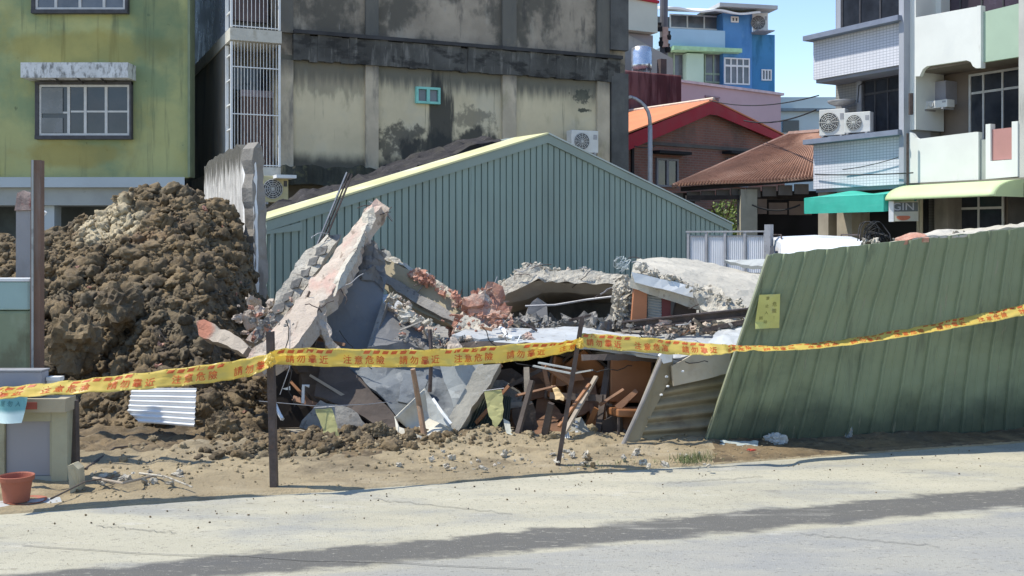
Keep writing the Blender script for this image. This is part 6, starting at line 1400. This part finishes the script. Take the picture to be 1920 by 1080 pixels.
q = G(31, 946)
t = thing('flower_pot', q, 'terracotta plastic flower pot standing on a white tray by the road', 'flower pot')
m_tc = mk('terracotta', (.34,.115,.07), .6, .1, 5, [('noise', (.22,.08,.055), 8, .56, .7, .5)], .1, 30)
m = MB(); m.lathe([(0,.0),(.073,.0),(.080,.06),(.090,.125),(.090,.128),(.101,.129),(.103,.155),(.097,.157),(.092,.15),(.086,.12),(.0,.115)], (q.x, q.y, .022), 36); m.build('pot', m_tc, t, smooth=False)
m = MB(); m.lathe([(0,.0),(.10,.0),(.118,.016),(.113,.017),(.09,.006),(0,.006)], (q.x+.05, q.y+.02, .008), 32); m.build('saucer', m_tc, t)
tag(slab('white_tray', [G(-40,965)+Vector((0,0,.02)), G(118,948)+Vector((0,0,.018)), G(112,938)+Vector((0,0,.02)), G(-40,948)+Vector((0,0,.02))], .018, m_bw, None, jag=.012, sub=.06, rough=.003, seed=96), 'flat white board lying under the flower pot', 'board')

# corrugated white sheet on the soil
o = corr('corrugated_sheet', P(236,776,8.95), P(247,728,9.05), P(368,730,8.85), P(362,801,8.55), 7, .013, M['white'], nv=12, warp=.01)
bpy.data.objects.remove(o)
def cws(u_, v_):
    a = P(236+11*v_, 790-62*v_, 8.36+.2*v_); b = P(364+4*v_, 800-72*v_, 8.25+.2*v_); p = a.lerp(b, u_)
    if u_ < .18 and v_ < .3: p += Vector((.10*(1-v_/.3)*(1-u_/.18), 0, 0))
    return p + Vector((0,-.8,.5))*(.012*math.sin(v_*2*math.pi*7) + .008*noise.noise(p*3))
o = MB().grid(cws, 24, 84, .003).build('white_corrugated_sheet', mk('white_corrugated', (.70,.70,.69), .55, .05, 3, [('noise', (.45,.42,.38), (5,5,8), .6, .74, .5)]))
tag(o, 'bent white corrugated sheet lying against the foot of the soil mound', 'sheet')

# boulders and single lumps that stand out
def lump(name, px, py, Y, r, sc, mat, seed, label, cat='clod', group=None, sub=4):
    b = bmesh.new(); bmesh.ops.create_icosphere(b, subdivisions=sub, radius=1); c_ = P(px, py, Y); s_ = Vector((seed*5.1, seed, 2)); vs_ = []
    for v in b.verts:
        p = v.co.normalized(); k = 1+.42*noise.noise(p*1.2+s_)+.30*noise.noise(p*2.8+s_)-.25*abs(noise.noise(p*3.3-s_))+.16*noise.noise(p*7+s_)+.09*noise.noise(p*16+s_)
        vs_.append(c_+Vector((p.x*sc[0], p.y*sc[1], p.z*sc[2]))*k*r)
    m = MB().add(vs_, [[v.index for v in f.verts] for f in b.faces]); b.free(); o = m.build(name, mat); tag(o, label, cat, group); return o
lump('soil_boulder', 420, 806, 8.3, .14, (1,.8,1), M['soil'], 3, 'large soil boulder standing alone on the pale dirt, right of the white corrugated sheet')
lump('soil_boulder', 706, 806, 8.1, .075, (1,.8,.85), M['soil'], 8, 'round brown soil boulder at the mouth of the black hole')
lump('soil_boulder', 140, 640, 9.45, .22, (1,.8,1.2), M['soil'], 12, 'huge dark soil boulder low on the left of the mound')
lump('soil_boulder', 225, 575, 10.1, .22, (1,.8,1), M['soil'], 14, 'big soil boulder above the dark hollow of the mound')
lump('soil_boulder', 400, 545, 11.0, .16, (1.2,.8,.8), M['soil'], 17, 'blocky soil boulder halfway up the right side of the mound')
for i, (x, y, r_) in enumerate(((1103,862,.028),(1112,874,.022),(1095,872,.02))):
    lump('small_clod', x, y, HC*2000/(y+8-450), r_, (.8,.8,1.4), M['soil'], 20+i, ['dark upright clod right of the second steel post, tallest of three', 'dark clod right of the second steel post, nearest the road', 'dark clod right of the second steel post, leftmost of three'][i], group='dark clods near the second post', sub=3)
o = slab('red_brick_fragment', [P(368,604,9.2), P(384,600,9.2), P(412,612,9.1), P(440,628,9.0), P(466,650,8.9), P(456,662,8.85), P(425,650,8.95), P(398,640,9.05), P(372,628,9.15)], .12, mk('red_block', (.42,.36,.29), .95, .15, 3, [('blob', (.48,.19,.12), tuple(P(382,616,9.15)), (.11,.3,.11), 9, .9, .9)], .7, 25), None, jag=.02, sub=.05, rough=.02, seed=97)
tag(o, 'tumbled wall fragment with a red brick end on the right of the soil mound', 'debris')
chunks('foot_rubble', m_plas, 36, inbox(440,520,560,660,9.4,9.8), .012, .06, 'pink plaster crumbs at the left foot of the leaning beams', 'rubble', 98)
chunks('white_crumbs', m_lite, 26, lambda rr: (lambda px, py: G(px, py, .03)+Vector((0,0,.02)))(rr.uniform(170,350), rr.uniform(885,915)), .006, .03, 'white plaster crumbs on the dirt near the cabinet', 'rubble', 99)
chunks('edge_crumbs', m_lite, 60, lambda rr: (lambda px, py: G(px, py, .03)+Vector((0,0,.02)))(rr.uniform(720,1330), rr.uniform(850,885)), .006, .028, 'pale crumbs of mortar on the dirt strip near the road', 'rubble', 100)
for i, (x0, y0, x1, y1, x2, y2, r_, lb) in enumerate(((160,888,215,850,300,838,.010,'long thin root curving over the dirt beside the cabinet'), (175,905,230,918,300,898,.012,'pale splintered lath lying flat on the dirt'), (262,896,310,905,360,922,.009,'white splinter pointing at the road edge'), (95,945,160,915,230,900,.006,'thin dry twig near the flower pot'))):
    m = MB(); m.tube([G(x0,y0,.03)+Vector((0,0,.03)), G(x1,y1,.04)+Vector((0,0,.04)), G(x2,y2,.03)+Vector((0,0,.03))], r_, 6, r_*.6); tag(m.build('stick', [m_dwood, m_oldbd, m_lite, m_dwood][i]), lb, 'stick', 'sticks on the dirt')

# litter under the fallen wall
q = G(1590, 824)
t = thing('plastic_bottle', q, 'clear plastic bottle standing against the fallen green wall', 'bottle')
m_pl = mk('clear_plastic', (.75,.8,.82), .15, .03, 3, trans=.75, spec=.5)
m = MB(); m.lathe([(0,0),(.034,0),(.036,.01),(.036,.09),(.032,.105),(.036,.12),(.034,.135),(.014,.165),(.014,.18),(0,.18)], q, 24); m.build('body', m_pl, t, smooth=True)
m = MB(); m.lathe([(0,.175),(.017,.175),(.017,.193),(0,.195)], q, 16); m.build('cap', M['white'], t)
m_bag = mk('plastic_bag', (.46,.48,.48), .4, .1, 4, trans=.2, spec=.4)
o = lump('plastic_bag', 1455, 824, 8.3, .07, (1.3,.9,.75), m_bag, 30, 'crumpled translucent plastic bag in the shade of the fallen wall', 'plastic bag')
t = thing('snack_packet', G(1385, 850), 'pale snack packet with a red corner lying at the shade edge', 'packet')
def pk_(u_, v_): p = G(1348+72*u_, 852-6*u_, .0).lerp(P(1350+72*u_, 826+1*u_, 8.22), v_); return p + Vector((0, -.02*math.sin(math.pi*v_)*math.sin(math.pi*u_), .01*noise.noise((u_*5, v_*5, 0))))
MB().grid(pk_, 14, 8, .012).build('film', mk('packet_film', (.36,.40,.38), .4, .12, 8), t)
lump('red_corner', 1408, 846, 8.0, .028, (1.4,.6,.7), mk('packet_red', (.45,.07,.04), .5, .2, 9), 33, '', None, sub=3).parent = t
bpy.data.objects['red_corner'].matrix_parent_inverse = Matrix.Translation(-t.location)
lump('paper_scrap', 1415, 855, 7.9, .024, (1.8,.8,.35), m_bw, 34, 'white paper scrap just in the sun beside the red packet corner', 'paper', sub=3)
# grass tufts
m_gr = mk('grass_blade', (.13,.16,.06), .7, .3, 8, [('noise', (.3,.27,.12), 9, .52, .68, .6)])
rr = random.Random(17); m = MB()
for k in range(420):
    px = rr.choice([rr.gauss(1300,22), rr.uniform(1060,1340), rr.gauss(1290,14)]); py = 866 - (px-1290)*.05 + rr.uniform(-8,4); c_ = G(px, py, .03); hgt = rr.uniform(.02,.075)*(1 if px > 1250 else .5); a = rr.uniform(0,6.28); dx = Vector((math.cos(a), math.sin(a), 0))
    tip = c_ + Vector((rr.gauss(0,.018), rr.gauss(0,.018), hgt)); m.add([c_-dx*.0025, c_+dx*.0025, tip], [(0,1,2)])
tag(m.build('grass_tufts', m_gr), 'small dry grass tufts at the right end of the dirt strip', 'grass', kind='stuff')

# ------------------------------------------------------------------ more small wreckage
rr = random.Random(404)
def frag(n, boxes, mats, wr, lr, name, labels, cat, group, seed, flat=.4):
    q = random.Random(seed)
    for i in range(n):
        x0, x1, y0, y1, Ya, Yb = boxes[i % len(boxes)]
        c_ = P(q.uniform(x0,x1), q.uniform(y0,y1), q.uniform(Ya,Yb)); a = q.uniform(0, math.pi); L = q.uniform(*lr)/2
        d = Vector((math.cos(a), q.uniform(-.6,.6), math.sin(a)*flat)).normalized()*L; w_ = q.uniform(*wr)
        o = MB().beam(c_-d, c_+d, w_, w_*q.uniform(.25,.7), up=(q.uniform(-.4,.4),-1,q.uniform(0,1)), taper=q.uniform(.6,1)).build(name, mats[i % len(mats)])
        tag(o, labels, cat, group)
CAV = [(880,1150,690,820,8.35,8.8),(960,1110,700,830,8.3,8.7),(1090,1230,690,820,8.45,8.9),(540,700,700,780,8.8,9.0)]
frag(26, CAV, [m_wood, m_dwood, m_chair, m_oldbd, m_wood], (.018,.06), (.15,.5), 'broken_timber', 'one of the splintered brown timbers tangled in the dark cavity under the tape', 'timber', 'splintered timbers in the cavity', 1, 1.0)
TOPB = [(745,1000,600,660,8.9,9.6),(930,1150,595,625,9.5,10.3),(1180,1340,600,640,8.9,9.3),(480,620,560,680,8.9,9.4)]
frag(24, TOPB, [m_oldbd, m_conc, m_lite, m_wood, M['steel_dark']], (.010,.028), (.08,.32), 'rubble_splinter', 'one of the splinters and bent bits strewn over the rubble above the tape', 'splinter', 'splinters over the rubble', 2, .5)
# reinforcing bars and wires sticking out of the slabs
q = random.Random(7)
REB = [(716,470,10.2),(726,392,10.1),(700,380,10.2),(800,516,10.1),(862,560,9.9),(914,548,10.8),(968,510,10.8),(1004,498,10.8),(1100,508,10.8),(1190,486,10.3),(1330,560,9.3),(1388,588,9.1),(640,540,9.2),(600,575,8.9),(545,520,10),(610,442,10.4),(830,650,9.1),(1150,540,10),(1184,540,9.9),(950,628,9.0),(1270,612,8.9),(905,600,9.6)]
for i, (x, y, Y) in enumerate(REB):
    for k in range(2):
        p = P(x, y, Y); d = Vector((q.uniform(-1,1), q.uniform(-.8,0), q.uniform(-.4,1))).normalized(); pts = [p - d*.05]
        for j in range(6):
            d = (d + Vector((q.gauss(0,.35), q.gauss(0,.2), q.gauss(-.12,.3)))).normalized(); pts.append(pts[-1] + d*q.uniform(.02,.06))
        tag(MB().tube(pts, .0042, 5).build('bent_rebar', M['steel_dark'] if (i+k) % 3 else M['grey_metal']), 'one of the thin bent reinforcing bars poking out of the broken slabs', 'rebar', 'bent rebar ends')
chunks('fine_grey_debris', m_conc, 260, lambda r_: (lambda px, py, Y: P(px, py, Y))(*r_.choice([(r_.uniform(740,1000), r_.uniform(628,662), r_.uniform(8.9,9.2)), (r_.uniform(930,1180), r_.uniform(600,618), r_.uniform(9.6,10.2)), (r_.uniform(1180,1400), r_.uniform(606,640), r_.uniform(8.8,9.2)), (r_.uniform(470,560), r_.uniform(600,680), r_.uniform(8.8,9.3))])), .006, .035, 'fine grey debris caught between the larger pieces of the wreck', 'rubble', 101)
chunks('fine_brick_debris', m_brk, 120, lambda r_: (lambda px, py, Y: P(px, py, Y))(*r_.choice([(r_.uniform(740,960), r_.uniform(590,650), r_.uniform(9.1,9.5)), (r_.uniform(860,960), r_.uniform(590,618), r_.uniform(9.3,9.6)), (r_.uniform(470,560), r_.uniform(560,680), r_.uniform(8.9,9.4))])), .006, .03, 'crumbs of red and pink brick spread over the left and middle of the wreck', 'rubble', 102)
for i, (pts, Y, mt, lb) in enumerate((([(560,690),(604,684),(640,742),(600,760),(566,724)], 8.95, m_dwood, 'dark warped board deep in the black hole right of the first post'),
        ([(1000,700),(1080,690),(1096,712),(1030,728)], 8.8, m_wood, 'brown warped board slung under the pale sheets behind the leaning post'),
        ([(960,770),(1000,756),(1010,800),(975,836)], 8.6, m_dwood, 'dark board standing on edge right of the yellow paper'),
        ([(1130,790),(1164,772),(1170,826),(1136,838)], 8.45, m_dwood, 'dark board low beside the foot of the slanting grey pole'),
        ([(690,650),(760,640),(812,662),(806,684),(700,684)], 8.95, m_dgry, 'grey folded sheet sagging just behind the tape, left of the thin dark rod'),
        ([(880,700),(960,690),(1000,716),(930,728)], 8.9, m_dwood, 'dark plank roofing the cavity above the right yellow paper'))):
    tag(slab('warped_board', [P(x, y, Y) for x, y in pts], .015, mt, None, jag=.012, sub=.05, rough=.015, freq=5, seed=300+i), lb, 'board', 'warped boards in the wreck')
for i, (x0, y0, x1, y1, Y) in enumerate(((536,600,548,760,8.25),(900,612,1000,690,8.7),(1196,628,1330,676,8.25),(1060,690,1190,684,8.5),(640,620,700,690,8.7))):
    pts = []
    for k in range(12): t_ = k/11; p = P(x0+(x1-x0)*t_, y0+(y1-y0)*t_, Y); p += Vector((.02*math.sin(k*1.3+i), 0, -.12*4*t_*(1-t_)*(.3+.2*(i % 3)) + .01*math.sin(k*2.1))); pts.append(p)
    tag(MB().tube(pts, .004, 5).build('loose_wire', m_wire), ['black wire dangling by the first steel post','black wire sagging over the left of the cavity','black wire sagging across the cream cladding','black wire looping above the upright chair','black wire over the dark board near the leaning beam'][i], 'wire', 'loose wires in the wreck')

q = random.Random(77)
its = []
for _ in range(46):
    px = q.uniform(90, 480); Y = q.uniform(9.0, 12.2); x = (px-960)/FPX*Y
    if (x+4.5)**2 + (Y-11.8)**2 < .4: continue
    its.append((x, Y, terrain(x, Y)+.03))
chunks('buried_brick_bits', m_brk, 46, lambda r_: its[r_.randrange(len(its))], .015, .045, 'bits of red brick turned up in the soil mound', 'brick', 103)
for i in range(9):
    px = q.uniform(110, 470); Y = q.uniform(9.1, 11.8); pts = []; a = q.uniform(0, 6)
    for k in range(7):
        x = (px-960)/FPX*Y + .06*k*math.cos(a+k*.3); y = Y + .04*k*math.sin(a); pts.append((x, y, terrain(x, y) + .05 + .02*math.sin(k*1.7)))
    tag(MB().tube(pts, .006, 5, .003).build('root', m_dwood), 'one of the thin roots sticking out of the soil mound', 'root', 'roots in the soil mound')

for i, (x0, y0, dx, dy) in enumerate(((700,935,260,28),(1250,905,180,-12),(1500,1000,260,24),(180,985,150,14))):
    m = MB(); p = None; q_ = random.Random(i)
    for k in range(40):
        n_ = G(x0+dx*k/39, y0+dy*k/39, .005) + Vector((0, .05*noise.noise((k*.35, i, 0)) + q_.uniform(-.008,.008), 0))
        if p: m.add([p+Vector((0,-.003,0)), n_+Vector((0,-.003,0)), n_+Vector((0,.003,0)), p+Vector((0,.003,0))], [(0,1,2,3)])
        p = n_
    struct(m.build('thin_dark_line', M['asphalt']))  # fine cracks wandering over the concrete

for i, (pts, Y, mt, lb) in enumerate((([(560,800),(600,752),(660,768),(700,806),(640,822)], 8.75, m_conc, 'grey slab corner half buried at the left end of the cavity'),
        ([(870,690),(905,688),(980,740),(968,770),(930,745)], 8.95, m_conc, 'grey slab piece tilted under the deck above the dark green sheet'),
        ([(1060,690),(1110,700),(1125,760),(1085,780),(1062,742)], 8.95, m_wood, 'brown door panel standing tilted behind the leaning post'),
        ([(980,690),(1040,688),(1030,742),(990,752)], 9.0, m_wood, 'brown cupboard panel under the deck left of the leaning post'),
        ([(1120,800),(1160,770),(1215,800),(1165,838)], 8.7, m_conc, 'grey slab piece on the cavity floor beneath the upright chair'))):
    tag(slab('wreck_panel', [P(x, y, Y-.002*(y-690)) for x, y in pts], .05 if mt is m_conc else .025, mt, None, jag=.018, sub=.05, rough=.01, freq=6, seed=400+i), lb, 'panel', 'broken panels in the cavity')
